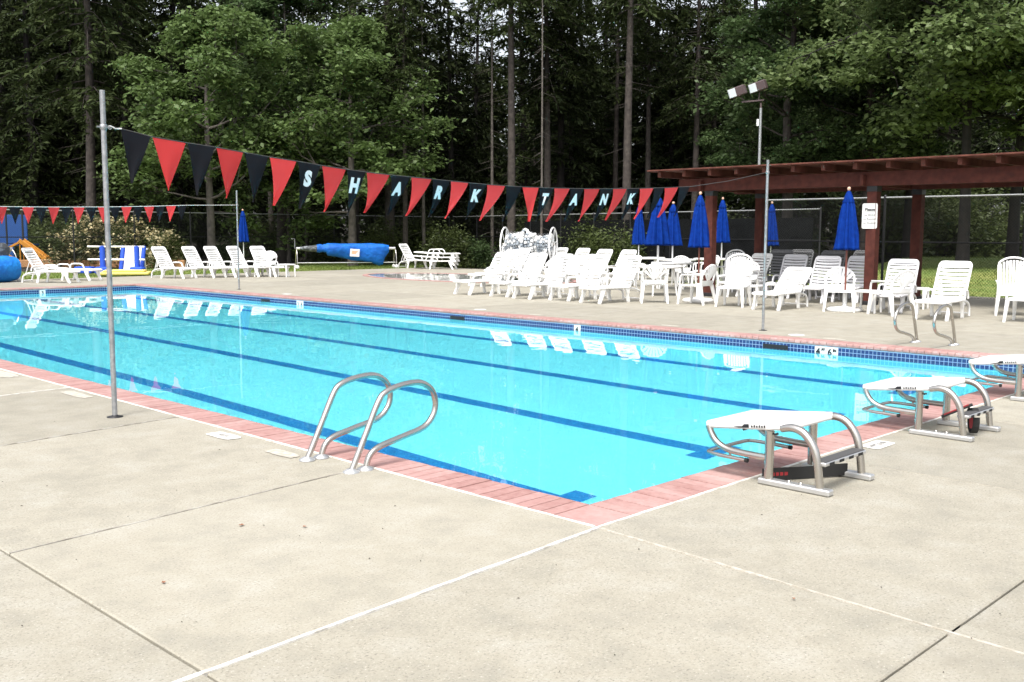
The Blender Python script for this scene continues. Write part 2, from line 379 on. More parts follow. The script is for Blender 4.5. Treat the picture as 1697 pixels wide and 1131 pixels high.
# mown grass beyond the deck: a gently uneven sheet plus real blades along the strips one sees
def lawn(name, x0, x1, y0, y1, n, nb, seed, hump=None):
    hz = hump or (lambda x, y: 0)
    b = MB(); b.grid(lambda u, v: (x0+(x1-x0)*u, y0+(y1-y0)*v, -.085+hz(x0+(x1-x0)*u, y0+(y1-y0)*v)), n, n)
    o = tag(b.build(name, M['grass']), kind='structure')
    r = random.Random(seed); b = MB()
    for i in range(nb):
        x, y = r.uniform(x0, x1), r.uniform(y0, y1); z = -.085+hz(x, y); a = r.uniform(0, 6.28); h = r.uniform(.05, .10); q = r.uniform(.01, .02)
        dx, dy = math.cos(a)*q, math.sin(a)*q
        b.add([(x-dx, y-dy, z), (x+dx, y+dy, z), (x+r.uniform(-.04, .04), y+r.uniform(-.04, .04), z+h)], [(0, 1, 2)])
    tag(b.build('grass', M['blade']), kind='stuff')
lawn('lawn', 0, 33.5, 30.05, 38.4, 16, 22000, 3)
bank = lambda x, y: max(0, min(1, (x-24)/16))*.55*(.75+.25*math.sin(x*.5+y*.4))
lawn('grass_bank', 21.7, 46, -14, 15.5, 24, 26000, 4, bank)

deck = MB(); EX = 25.0; EY = 30.0
for x0, x1, y0, y1 in ((-9, -.29, -9, EY), (-.29, PW+.29, -9, -.29), (PW+.29, 21.6, -9, EY), (-.29, PW+.29, PL+.29, EY), (21.6, EX, 15.6, EY)):
    deck.box(x0, x1, y0, y1, -.14, -.03)
deck = tag(deck.build('deck', M['joint']), kind='structure')
def slab_piece(cs, gap=.006, seed=0):
    c = sum((Vector(p) for p in cs), Vector((0, 0)))/4
    r = random.Random(seed); dz = r.uniform(-.0025, .0)
    def ins(d):
        out = []
        for i in range(4):
            p0, p, p1 = Vector(cs[i-1]), Vector(cs[i]), Vector(cs[(i+1) % 4])
            e0, e1 = (p-p0).normalized(), (p1-p).normalized()
            n0, n1 = Vector((-e0.y, e0.x)), Vector((-e1.y, e1.x))
            k = (n0+n1); k = k/(1+n0.dot(n1)); out.append(p+k*d)
        return out
    A, B = ins(gap), ins(gap+.006)
    b = MB()
    b.add([(*p, -.10) for p in A]+[(*p, dz-.006) for p in A]+[(*p, dz) for p in B],
          [(8, 9, 10, 11)]+[(i, (i+1) % 4, 4+(i+1) % 4, 4+i) for i in range(4)]+[(4+i, 4+(i+1) % 4, 8+(i+1) % 4, 8+i) for i in range(4)])
    return b.build('slab', M['concrete'], deck)
sd_ = 0
def slabs(xs, ys, fx=lambda x, y: x, fy=lambda x, y: y, skip=lambda x, y: False, gap=.006):
    global sd_
    for i in range(len(xs)-1):
        for j in range(len(ys)-1):
            if skip((xs[i]+xs[i+1])/2, (ys[j]+ys[j+1])/2): continue
            cs = [(fx(x, y), fy(x, y)) for x, y in ((xs[i], ys[j]), (xs[i+1], ys[j]), (xs[i+1], ys[j+1]), (xs[i], ys[j+1]))]
            sd_ += 1; slab_piece(cs, gap, sd_)
YS = [-9, -6.6, -4.4, -2.21, -.33, 1.66, 4.25, 6.5, 8.8, 11.1, 13.4, 15.7, 18.0, 20.3, 22.6, 24.9, 27.3, 30]
SL = {-.33: .06, 1.66: .10, 4.25: .12, 6.5: .1, 8.8: .06}
lskew = lambda x, y: y+SL.get(y, 0)*(x+CO) if x > -9 else y+SL.get(y, 0)*(-9+CO)
slabs([-9, -6.9, -4.8, -2.68, -CO], YS, fy=lskew)
bskew = lambda x, y: (x+(y+.33)*.06 if (x < 0 and y < -.3) else x)
slabs([-.32, 2.10, 4.4, 6.7, 9.0, PW+CO], [-9, -6.6, -4.4, -2.21, -CO], fx=bskew)
WX0, WX1, WY0, WY1 = 16.6, 21.4, 16.8, 26.2       # the wading pool
slabs([PW+CO, 12.2, 15.0, 17.8, 20.6, 21.6], [-9, -6, -3, -CO, 2.7, 5.7, 8.7, 11.7, 14.7, 17.7, 20.7, 23.7, PL+CO, 27.6, 30])
slabs([-CO, 2.1, 4.5, 6.8, PW+CO], [PL+CO, 27.6, 30])
slabs([21.6, 25], [15.6, 18, 20.7, 23.7, 27, 30])
def strip(name, p, q, w_, m, z1=.0025, wob=0.0, seed=1):
    "a caulked joint, slightly uneven in width"
    p, q = Vector(p), Vector(q); d = (q-p); L = d.length; d /= L; n = Vector((-d.y, d.x)); r = random.Random(seed)
    k = max(2, int(L/.12)); top = []
    for i in range(k+1):
        c = p+d*L*i/k; a, e = w_/2*(1+r.uniform(-wob, wob)), w_/2*(1+r.uniform(-wob, wob)); top.append((c+n*a, c-n*e))
    b = MB(); vs_ = []
    for a, e in top: vs_ += [(*a, -.02), (*a, z1), (*e, z1), (*e, -.02)]
    b.add(vs_, [(4*i+j, 4*i+j+1, 4*i+j+5, 4*i+j+4) for i in range(k) for j in range(3)])
    return b.build(name, m, deck)
strip('caulk_line', (-.30, -.322), (-4.8, -.60), .021, M['caulk'], .002, .4, 1)
strip('caulk_line', (-.315, -.345), (-.475, -2.9), .014, M['worn'], .0015, .5, 2)
strip('caulk_line', (-.318, -.30), (-.318, PL+.3), .020, M['caulk'], .003, .35, 3)
strip('caulk_line', (-.30, -.318), (PW+.3, -.318), .018, M['caulk'], .003, .4, 4)
strip('caulk_line', (-.33, 4.245), (-2.6, 3.97), .016, M['grey_caulk'], .002, .5, 5)
strip('caulk_line', (-.33, 6.50), (-2.6, 6.27), .016, M['caulk'], .002, .5, 6)
strip('caulk_line', (-.34, 1.655), (-1.5, 1.54), .016, M['grey_caulk'], .002, .6, 7)
strip('caulk_line', (-1.5, 1.54), (-2.67, 1.425), .012, M['grey_caulk'], .001, .6, 8)
# pale worn paint on the deck, with depth figures
def deck_mark(cx, cy, rz, sx, sy, txt, seed, fade=False):
    r = random.Random(seed); b = MB(); n = 28; rim = []
    for k in range(n):
        a = 2*math.pi*k/n; e = 6; f = (abs(math.cos(a))**e+abs(math.sin(a))**e)**(-1/e)
        f *= 1+r.uniform(-.09, .03)*(1.6 if fade else .6)
        rim.append((sx/2*f*math.cos(a), sy/2*f*math.sin(a), .0015))
    b.add(rim, [tuple(range(n))])
    o = b.build('depth_mark' if txt else 'paint_patch', M['caulk' if txt else 'worn'], deck, (cx, cy, .001), rz)
    if txt:
        me = text_mesh(txt, sy*.36, M['grey_ink'], .0015); t = put('numeral', me, o, (0, 0, .0045))
    return o
deck_mark(-.475, 3.25, R(-90), .34, .15, '3.5 FT', 1)
deck_mark(2.78, -.44, 0, .32, .16, '4 FT 6 IN', 2)
deck_mark(-.46, 6.0, R(-90), .55, .13, None, 3, True)
deck_mark(-.46, 8.0, R(-90), .8, .2, None, 4, True)
deck_mark(-.50, 2.40, R(-90), .34, .12, None, 6, True)
for k, y in enumerate((2.95, 5.9, 9.0, 13.5, 17.0)): deck_mark(PW+.48, y+.4, 0, .14, .36, None, 20+k, True)
# skimmer lids let into the far deck
for y in (4.04, 11.05, 18.0):
    b = MB(); b.lathe([(0.0, .006), (.115, .006), (.125, .001)][::-1], n=28); b.build('skimmer_lid', M['white_tile'], deck, (PW+.62, y, 0))

# ------------------------------------------------------------------ the pool
DEP = [(-.1, 1.37), (3.2, 1.37), (7.9, 1.23), (16.0, 1.0), (25.1, .92)]
def dep(y):
    for (a, p), (b_, q) in zip(DEP, DEP[1:]):
        if y <= b_: return p+(q-p)*(y-a)/(b_-a)
    return DEP[-1][1]
ysd = [0, 1.6, 3.2, 5.5, 7.9, 12, 16.0, 20, PL]
b = MB()
n = len(ysd)
b.add([(x, y, WZ-dep(y)) for y in ysd for x in (0, PW)], [(2*i, 2*i+1, 2*i+3, 2*i+2) for i in range(n-1)])
b.add([(0, y, z) for y in ysd for z in (WZ-dep(y), -.06)], [(2*i, 2*i+2, 2*i+3, 2*i+1) for i in range(n-1)])
b.add([(PW, y, z) for y in ysd for z in (WZ-dep(y), -.06)], [(2*i, 2*i+1, 2*i+3, 2*i+2) for i in range(n-1)])
for y in (0, PL): b.add([(0, y, WZ-dep(y)), (PW, y, WZ-dep(y)), (PW, y, -.06), (0, y, -.06)], [(0, 1, 2, 3)])
basin = tag(b.build('pool_basin', M['plaster']), kind='structure')
for i in range(4):
    x = 1.45+2.134*i; ya, yb = 1.5, PL-1.5; b = MB(); ys = [ya]+[y for y in ysd if ya < y < yb]+[yb]
    b.add([(x+s*.115, y, WZ-dep(y)+.005) for y in ys for s in (-1, 1)], [(2*k, 2*k+1, 2*k+3, 2*k+2) for k in range(len(ys)-1)])
    for y in (ya, yb): b.add([(x+sx*.30, y+sy*.115, WZ-dep(y+sy*.115)+.009) for sx, sy in ((-1, -1), (1, -1), (1, 1), (-1, 1))], [(0, 1, 2, 3)])
    b.build('lane_line', M['line'], basin)
# waterline tiles: too small to pick apart, so joined
b = MB(); bg_ = MB(); P = .0575; zr = [-.068-P*i for i in range(4)]
def tile_run(p, d, nrm, L):
    p, d, nrm = Vector(p), Vector(d), Vector(nrm); k = int(L/P); r = random.Random(2)
    for i in range(k):
        for z in zr:
            a = p+d*(P*i+.004); e = p+d*(P*(i+1)-.004); t = nrm*(.006+r.uniform(-.001, .001))
            vs_ = [Vector((a.x, a.y, z-P+.004)), Vector((e.x, e.y, z-P+.004)), Vector((e.x, e.y, z-.004)), Vector((a.x, a.y, z-.004))]
            b.add(vs_+[v+t for v in vs_], [(4, 5, 6, 7), (0, 1, 5, 4), (1, 2, 6, 5), (2, 3, 7, 6), (3, 0, 4, 7)])
    q = p+d*L; z0, z1 = zr[-1]-P-.01, -.058; o = nrm*.003
    bg_.add([(p.x+o.x, p.y+o.y, z0), (q.x+o.x, q.y+o.y, z0), (q.x+o.x, q.y+o.y, z1), (p.x+o.x, p.y+o.y, z1)], [(0, 1, 2, 3)])
tile_run((PW, PL, 0), (0, -1, 0), (-1, 0, 0), PL); tile_run((0, PL, 0), (1, 0, 0), (0, -1, 0), PW)
tile_run((0, 0, 0), (0, 1, 0), (1, 0, 0), PL); tile_run((PW, 0, 0), (-1, 0, 0), (0, 1, 0), PW)
bg_.build('grout_band', M['grout'], basin); tag(b.build('waterline_tile', M['tile'], basin), kind='stuff')
def wall_tile(y, wd, txt, far=True, x=None):
    "a white tile; figures large, FT and IN small beside them"
    b = MB(); b.box(-wd/2, wd/2, -.006, .006, -.075, .075, .003)
    o = b.build('depth_tile', M['white_tile'], basin, (PW-.009, y, -.145) if far else (x, PL-.009, -.145), R(-90) if far else 0)
    for t, px, pz, s_ in txt:
        me = text_mesh(t, s_, M['ink'], .005)
        for v in me.vertices: v.co = Vector((v.co.x+px, -.0085, v.co.y+pz))
        put('numeral', me, o)
    return o
wall_tile(3.22, .36, [('4', -.125, 0, .13), ('FT', -.045, .03, .05), ('6', .055, 0, .13), ('IN', .13, .03, .05)]); wall_tile(7.93, .15, [('4', 0, 0, .12)]); wall_tile(16.5, .27, [('3', -.07, 0, .12), ('6', .07, 0, .12)]); wall_tile(0, .16, [('3', 0, 0, .12)], False, 6.43)
for y in (4.04, 11.05, 18.0):
    b = MB(); b.box(-.21, .21, -.009, .006, -.04, .045, .002); b.build('skimmer_mouth', M['ink'], basin, (PW-.003, y, -.145), R(-90))  # flat black plate: the shade inside the opening is put into its colour
# coping: brick headers in a mortar bed, rounded towards the water
b = MB()
for x0, x1, y0, y1 in ((-CO, -.002, -CO, PL+CO), (PW+.002, PW+CO, -CO, PL+CO), (-.002, PW+.002, -CO, -.002), (-.002, PW+.002, PL+.002, PL+CO)):
    b.box(x0, x1, y0, y1, -.062, -.003)
coping = tag(b.build('pool_coping', M['mortar']), kind='structure')
def brick_mb(w_, seed):
    "a header brick: local y runs from the deck (0) to the bullnose over the water"
    r = random.Random(seed); b = MB(); h = w_/2; L = CO+.018
    prof = [(0, -.055), (0, -.003), (.004, .002)]+[(L-.026+.026*math.sin(a), .002-.026+.026*math.cos(a)) for a in (0, .5, 1.0, 1.57)]+[(L, -.045), (L-.012, -.057)]
    k = len(prof); vs_ = [(s*h, y, z) for s in (-1, 1) for y, z in prof]
    b.add(vs_, [(i, (i+1) % k, k+(i+1) % k, k+i) for i in range(k)][:-1]+[tuple(range(k))[::-1], tuple(range(k, 2*k))])
    return b.mesh('brick', M['brick'])
BW = .1005; bme = [brick_mb(BW-.008, s) for s in range(3)]
runs = [((-CO, 0.0), (0, 1), R(-90), PL), ((0.0, -CO), (1, 0), 0.0, PW), ((PW+CO, 0.0), (0, 1), R(90), PL), ((0.0, PL+CO), (1, 0), R(180), PW)]
cand = []
for (ox, oy), (dx, dy), rz, L in runs:
    k = int(L/BW)
    for i in range(k):
        t = (i+.5)*L/k; x, y = ox+dx*t, oy+dy*t; cand.append(((x-CAMX)**2+(y-CAMY)**2, x, y, rz))
for cx, cy in ((-CO/2-.004, -CO/2-.004), (PW+CO/2, -CO/2), (-CO/2, PL+CO/2), (PW+CO/2, PL+CO/2)):
    b = MB(); b.box(-CO/2+.006, CO/2, -CO/2+.006, CO/2, -.055, .002, .004); b.build('brick', M['brick'], coping, (cx, cy, 0))
cand.sort(); far_b = MB(); r = random.Random(5)
for i, (d, x, y, rz) in enumerate(cand):
    if i < 290: put('brick', bme[i % 3], coping, (x, y, r.uniform(-.0015, .0015)), rz+r.uniform(-.006, .006))
    else:
        me = bme[i % 3]; Mx = Matrix.Translation((x, y, r.uniform(-.0015, .0015))) @ Matrix.Rotation(rz, 4, 'Z')
        far_b.add([Mx @ v.co for v in me.vertices], [tuple(p.vertices) for p in me.polygons])
tag(far_b.build('brick', M['brick'], coping), kind='stuff')
b = MB(); b.grid(lambda u, v: (.001+(PW-.002)*u, .001+(PL-.002)*v, WZ), 8, 20)
tag(b.build('pool_water', M['water']), kind='structure')
# wading pool: raised brick kerb, shallow pale basin
b = MB(); q = .20
def ring(n, rx, ry, cx, cy): return [(cx+rx*math.cos(2*math.pi*i/n), cy+ry*math.sin(2*math.pi*i/n)) for i in range(n)]
ccx, ccy = (WX0+WX1)/2, (WY0+WY1)/2; ra, rb = (WX1-WX0)/2, (WY1-WY0)/2
N = 48
o_, i_ = ring(N, ra, rb, ccx, ccy), ring(N, ra-q, rb-q, ccx, ccy)
b.add([(*p, -.01) for p in o_]+[(*p, .02) for p in o_]+[(*p, .02) for p in i_]+[(*p, .0) for p in i_],
      [(k*N+i, k*N+(i+1) % N, (k+1)*N+(i+1) % N, (k+1)*N+i) for k in range(3) for i in range(N)])
kerb = tag(b.build('wading_pool_kerb', M['brick']), kind='structure')
b = MB(); b.add([(*p, .004) for p in i_], [tuple(range(N))]); b.build('wading_pool_floor', M['white_tile'], kerb)
b = MB(); b.add([(*p, .012) for p in ring(N, ra-q-.003, rb-q-.003, ccx, ccy)], [tuple(range(N))]); tag(b.build('wading_pool_water', M['paddle_water']), kind='structure')

# ------------------------------------------------------------------ starting blocks
def make_block(label):
    t = thing('starting_block', label, 'starting block', (0, 0, 0), 0, 'starting blocks along the brick edge')
    # platform: a wedge-shaped board with soft edges, higher at the rear
    b = MB(); Mx = Matrix.Rotation(math.atan2(-.062, .60), 4, 'X'); Mx.translation = Vector((0, -.32, .350))
    b.box(-.29, .29, -.305, .305, -.024, .024, .012, Mx)
    pl = b.build('platform', M['gel'], t)
    b = MB()                                                     # maker's mark on the side: a swoosh and a short line of script, too small to read
    b.add([Mx @ Vector((-.2915, y, z)) for y, z in ((-.02, -.012), (.055, -.014), (.10, -.006), (.03, -.004), (.015, .010), (-.02, .012))], [(0, 1, 2, 3), (0, 3, 4, 5)])
    for k in range(6): b.add([Mx @ Vector((-.2915, y, z)) for y, z in ((-.035-.018*k, -.010), (-.047-.018*k, -.010), (-.047-.018*k, .002+.006*(k % 2)), (-.035-.018*k, .004))], [(0, 1, 2, 3)])
    b.build('side_mark', M['ink'], pl)
    for s in (-1, 1):
        x = s*.275
        b = MB(); b.tube([(x, -.48, .03), (x, -.48, .338)], .029, 12); b.build('front_leg', M['steel'], t)
        b = MB(); b.tube(smooth_path([(x, -.56, .365), (x, -.63, .378), (x, -.71, .355), (x, -.775, .28), (x, -.805, .18), (x, -.825, .03)], 4), .025, 12); b.build('rear_leg', M['steel'], t)
        b = MB(); b.tube(smooth_path([(x, -.035, .315), (x, -.055, .265), (x, -.10, .21), (x, -.18, .178), (x, -.30, .168), (x, -.475, .165)], 4), .022, 12); b.build('front_rail', M['steel'], t)
        b = MB(); b.box(x-.035, x+.035, -.90, -.42, 0, .038, .008); bp = b.build('base_plate', M['alu'], t)
        for y in (-.62, -.70):
            b = MB(); b.lathe([(.012, .036), (.012, .05), (.007, .052)], (x, y, 0), 8); b.build('bolt', M['steel'], bp)
    b = MB(); b.tube(smooth_path([(-.275, -.31, .126), (-.275, -.12, .13), (-.262, -.045, .132), (-.22, -.01, .133), (0, -.005, .133), (.22, -.01, .133), (.262, -.045, .132), (.275, -.12, .13), (.275, -.31, .126)], 4), .0125, 8)
    hb = b.build('backstroke_bar', M['steel'], t)
    for s in (-1, 1):
        b = MB(); b.tube([(s*.275, -.31, .126), (s*.275, -.33, .1255)], .015, 8); b.build('bar_end', M['rubber'], hb)
        b = MB(); b.tube([(s*.275, -.20, .13), (s*.275, -.20, .175)], .009, 6); b.build('hanger', M['steel'], hb)
    b = MB(); b.box(-.27, .27, -.855, -.765, .168, .192, .006); st = b.build('step', M['alu'], t)
    b = MB(); b.box(-.255, .255, -.85, -.77, .1925, .197, .002); b.build('tread', M['tread'], st)
    for k in range(4):
        b = MB(); b.box(-.22+.125*k, -.16+.125*k, -.8575, -.8555, .170, .188); b.build('tread_stripe', M['rubber'], st)
    for s in (-.20, .02, .2):
        b = MB(); b.tube([(-.288, -.32+s, .322), (-.25, -.32+s, .322)], .007, 6); b.build('bolt', M['blackmetal'], t)
    return t
blk = make_block('starting block nearest the pool corner, flat black strap lying between its legs')
blk.location = (1.43, 0, 0)
b2 = copy_tree(blk, (3.67, 0, 0), 0, 'second starting block from the pool corner, looped black and red straps hung on its step')
b3 = copy_tree(blk, (5.92, 0, 0), 0, 'starting block cut by the edge of the photo, third from the pool corner')
# straps
b = MB(); pth = smooth_path([(1.19, -.42, .045), (1.30, -.47, .042), (1.45, -.56, .04), (1.60, -.66, .045), (1.69, -.73, .05)], 5)
P0 = pth; nrm_ = Vector((.5, .87, 0)).normalized()
vs_ = []
for p in P0: vs_ += [p+nrm_*.012+Vector((0, 0, -.04)), p+nrm_*.012+Vector((0, 0, .035)), p-nrm_*.012+Vector((0, 0, .04)), p-nrm_*.012+Vector((0, 0, -.038))]
b.add(vs_, [(4*i+j, 4*i+(j+1) % 4, 4*i+4+(j+1) % 4, 4*i+4+j) for i in range(len(P0)-1) for j in range(4)]+[(0, 1, 2, 3), (len(vs_)-1, len(vs_)-2, len(vs_)-3, len(vs_)-4)])
belt = tag(b.build('strap', M['rubber']), 'flat black strap with red print lying under the corner starting block', 'strap', 'straps left on the starting blocks')
b = MB()
for k in range(5):
    p, q_ = P0[2+k], P0[3+k]
    o = -nrm_*.0135
    b.add([p+o+Vector((0, 0, -.012)), q_.lerp(p, .3)+o+Vector((0, 0, -.010)), q_.lerp(p, .3)+o+Vector((0, 0, .010)), p+o+Vector((0, 0, .012))], [(0, 1, 2, 3)])
b.build('red_print', M['redfloat'], belt)
def loop(cx, cy, cz, r, hw, a0, a1, yaw, m, name='strap'):
    b = MB(); vs_ = []; n_ = 16
    for i in range(n_+1):
        a = R(a0+(a1-a0)*i/n_); c, s_ = math.cos(a), math.sin(a)
        for rr, h in ((r, -hw), (r, hw), (r-.012, hw), (r-.012, -hw)):
            p = Vector((rr*c*.62, h, rr*s_)); vs_.append(Matrix.Rotation(yaw, 4, 'Z') @ p+Vector((cx, cy, cz)))
    b.add(vs_, [(4*i+j, 4*i+(j+1) % 4, 4*i+4+(j+1) % 4, 4*i+4+j) for i in range(n_) for j in range(4)]+[(0, 1, 2, 3), (4*n_+3, 4*n_+2, 4*n_+1, 4*n_)])
    return b
st2 = tag(loop(3.66, -.80, .115, .10, .025, -200, 150, R(40), M['rubber']).build('strap', M['rubber']), 'looped black and red strap hanging from the step of the second starting block', 'strap', 'straps left on the starting blocks')
loop(3.658, -.802, .115, .102, .014, -70, 60, R(40), M['redfloat']).build('red_band', M['redfloat'], st2)
b = MB(); b.bar((3.54, -.60, .135), (3.62, -.80, .245), .075, .012); b.bar((3.60, -.73, .05), (3.62, -.78, .235), .04, .012)
st3 = tag(b.build('strap', M['rubber']), 'folded black and red strap draped inside the legs of the second starting block', 'strap', 'straps left on the starting blocks')
b = MB(); b.bar((3.545, -.615, .152), (3.61, -.775, .243), .04, .004); b.build('red_band', M['redfloat'], st3)

# ------------------------------------------------------------------ handrails
def grab_rail(path, y, label, r=.021):
    t = thing('grab_rail', label, 'handrail', (path[0][0], y, 0), 0, 'stainless pool handrails')
    x0 = path[0][0]; pts = smooth_path([(px-x0, 0, pz) for px, pz in path], 4)
    b = MB(); b.tube(pts, r, 12); b.build('tube', M['steel'], t)
    for px in (path[0][0], path[-1][0]):
        b = MB(); b.lathe([(.055, .0), (.055, .008), (.03, .022), (.024, .026)], (px-x0, 0, 0), 20); b.build('flange', M['alu'], t)
    return t
near = [(-.50, 0), (-.36, .27), (-.27, .44), (-.21, .495), (-.10, .525), (.04, .535), (.13, .515), (.20, .46), (.23, .37), (.205, .285), (.12, .215), (-.07, .175), (-.27, .135), (-.35, .085), (-.385, 0)]
grab_rail(near, 1.60, 'polished handrail loop on the near deck, the one closer to the pool corner')
grab_rail(near, 2.10, 'polished handrail loop on the near deck, the one closer to the tall flag pole')
farr = [(10.08, 0), (9.97, .27), (9.87, .50), (9.80, .555), (9.66, .575), (9.50, .55), (9.36, .48), (9.30, .37), (9.34, .26), (9.45, .195), (9.62, .16), (9.84, .11), (9.94, .06), (9.97, 0)]
grab_rail(farr, 1.79, 'handrail on the far deck behind the second starting block')
grab_rail(farr, 2.33, 'handrail on the far deck in front of the slatted lounger')

# ------------------------------------------------------------------ flag poles and pennants
def flag_pole(x, y, h, label, clampz, side):
    t = thing('flag_pole', label, 'pole', (x, y, 0), 0, 'galvanised backstroke flag poles')
    b = MB(); b.tube([(0, 0, 0), (0, 0, h)], .0215, 12); b.build('pipe', M['galv'], t)
    b = MB(); b.lathe([(.066, .0005), (.066, .004), (.03, .008), (.024, .018)], n=20); b.build('base_flange', M['blackmetal'], t)
    b = MB(); b.lathe([(.026, -.02), (.028, -.018), (.028, .018), (.026, .02)], (0, 0, clampz), 12); b.bar((-.055, 0, clampz), (.055, 0, clampz), .012, .012); b.build('clamp', M['galv'], t)
    b = MB(); b.lathe([(.0, .006), (.02, .004), (.023, 0)][::-1], (0, 0, h), 12); b.build('cap', M['galv'], t)
    return t
flag_pole(-.713, 4.607, 2.69, 'tall galvanised flag pole standing in the near deck', 2.40, 1)
flag_pole(9.97, 4.775, 2.69, 'galvanised flag pole on the far deck before the red pergola', 2.50, -1)
flag_pole(9.88, 20.55, 2.62, 'slim flag pole on the far deck by the distant lounger row', 2.24, -1)
flag_pole(-.70, 20.55, 2.62, 'slim flag pole at the far end of the near deck', 2.24, -1)
def pennant_mesh(x0, z0, x1, z1, drop, swing, m, seed):
    "a cloth triangle: local origin at its top-left corner; the tip swings towards +y"
    r = random.Random(seed); b = MB(); n_ = 9; cx = (x1-x0)/2; ph = r.uniform(0, 6); vs_ = []; fs = []
    for j in range(n_+1):
        v = j/n_
        for i in range(9):
            u = i/8; hw = (x1-x0)*.5*(1-v*.97)
            x = cx+(u-.5)*2*hw+.02*math.sin(ph)*v; z = (z1-z0)*u*(1-v)-drop*v
            y = swing*(v**1.4)+.016*math.sin(u*5+ph+v*3)*v
            vs_.append((x, y, z))
    for j in range(n_):
        for i in range(8): fs.append((j*9+i, j*9+i+1, (j+1)*9+i+1, (j+1)*9+i))
    b.add(vs_, fs, True); me = b.mesh('pennant', m)
    f = lambda u, v: (cx+(u-.5)*(x1-x0), swing*(max(v, 0)**1.4)+.016*math.sin(u*5+ph+v*3)*v-.006, (z1-z0)*u*(1-v)-drop*v)
    return me, f
tops = [(-.58, 2.40), (-.30, 2.35), (.02, 2.32), (.30, 2.30), (.585, 2.27), (.85, 2.245), (1.16, 2.22), (1.44, 2.195), (1.74, 2.17), (1.985, 2.155), (2.30, 2.14), (2.58, 2.13), (2.88, 2.12), (3.15, 2.11), (3.43, 2.10), (3.71, 2.092), (4.02, 2.087), (4.30, 2.085), (4.60, 2.087), (4.87, 2.09), (5.17, 2.095), (5.44, 2.10), (5.76, 2.11), (6.03, 2.12), (6.33, 2.13), (6.61, 2.142), (6.93, 2.158), (7.18, 2.17), (7.52, 2.19), (7.80, 2.205)]
letters = {6: 'S', 8: 'H', 10: 'A', 12: 'R', 14: 'K', 18: 'T', 20: 'A', 22: 'N', 24: 'K'}
pl = thing('pennant_line', 'long line of red and black pennants lettered across the near pool', 'pennants', (-.69, 4.61, 2.40), 0, 'pennant lines across the pool')
yl = lambda x: 4.61+(x+.713)*.0156
b = MB(); b.tube([(-.69, 4.61, 2.40)]+[(x, yl(x), z) for x, z in tops]+[(8.8, yl(8.8), 2.32), (9.95, yl(9.95), 2.50)], .005, 6)
o = b.build('cord', M['rope'], pl); o.location = (.69, -4.61, -2.40)
b = MB(); b.tube(arc((0, 0, 0), .014, 0, 360, 12), .003, 5); b.tube([(0, 0, .012), (.05, .003, -.005), (.10, 0, -.003)], .007, 6); b.build('cord_hook', M['wrope'], pl, (.03, 0, 0))
for i in range(len(tops)-1):
    (x0, z0), (x1, z1) = tops[i], tops[i+1]; k = i % 2
    sw = .05+.022*min(i, 10)-.004*max(0, i-12); sw = max(.06, sw*(1 if k else .8))
    if i in (17,): sw = .03
    me, f = pennant_mesh(x0+.01, z0, x1-.01, z1, (.44 if i < 9 else .40), sw, M['red' if k else 'black'], i)
    o = put('pennant', me, pl, (x0+.01+.69, yl(x0)-4.61, z0-2.40-.004)); o['label'] = 'red pennant' if k else ('black pennant with white letter %s' % letters[i] if i in letters else 'plain black pennant')
    if i in letters:
        tm = text_mesh(letters[i], .185, M['letter'], .012); wd = x1-x0
        for v in tm.vertices: v.co = Vector(f(.5+v.co.x*.92/wd, (.145-v.co.y)/.42))
        put('letter', tm, o)
xs2 = [-.25+.29*k for k in range(31)]
z2 = lambda x: 2.085+.0052*(x-3.6)**2
pl2 = thing('pennant_line', 'far line of small red and black pennants past the loungers', 'pennants', (-.7, 20.55, 2.18), 0, 'pennant lines across the pool')
b = MB(); b.tube([(-.68+.7, 0, .05)]+[(x+.7, 0, z2(x)-2.18) for x in xs2]+[(9.86+.7, 0, .06)], .006, 5); b.build('cord', M['wrope'], pl2)
for i in range(30):
    me, f = pennant_mesh(xs2[i]+.012, z2(xs2[i]), xs2[i+1]-.012, z2(xs2[i+1]), .38, .05 if i % 2 else .04, M['black' if i % 2 else 'red'], 50+i)
    o = put('pennant', me, pl2, (xs2[i]+.012+.7, 0, z2(xs2[i])-2.184)); o['label'] = 'black pennant' if i % 2 else 'red pennant'
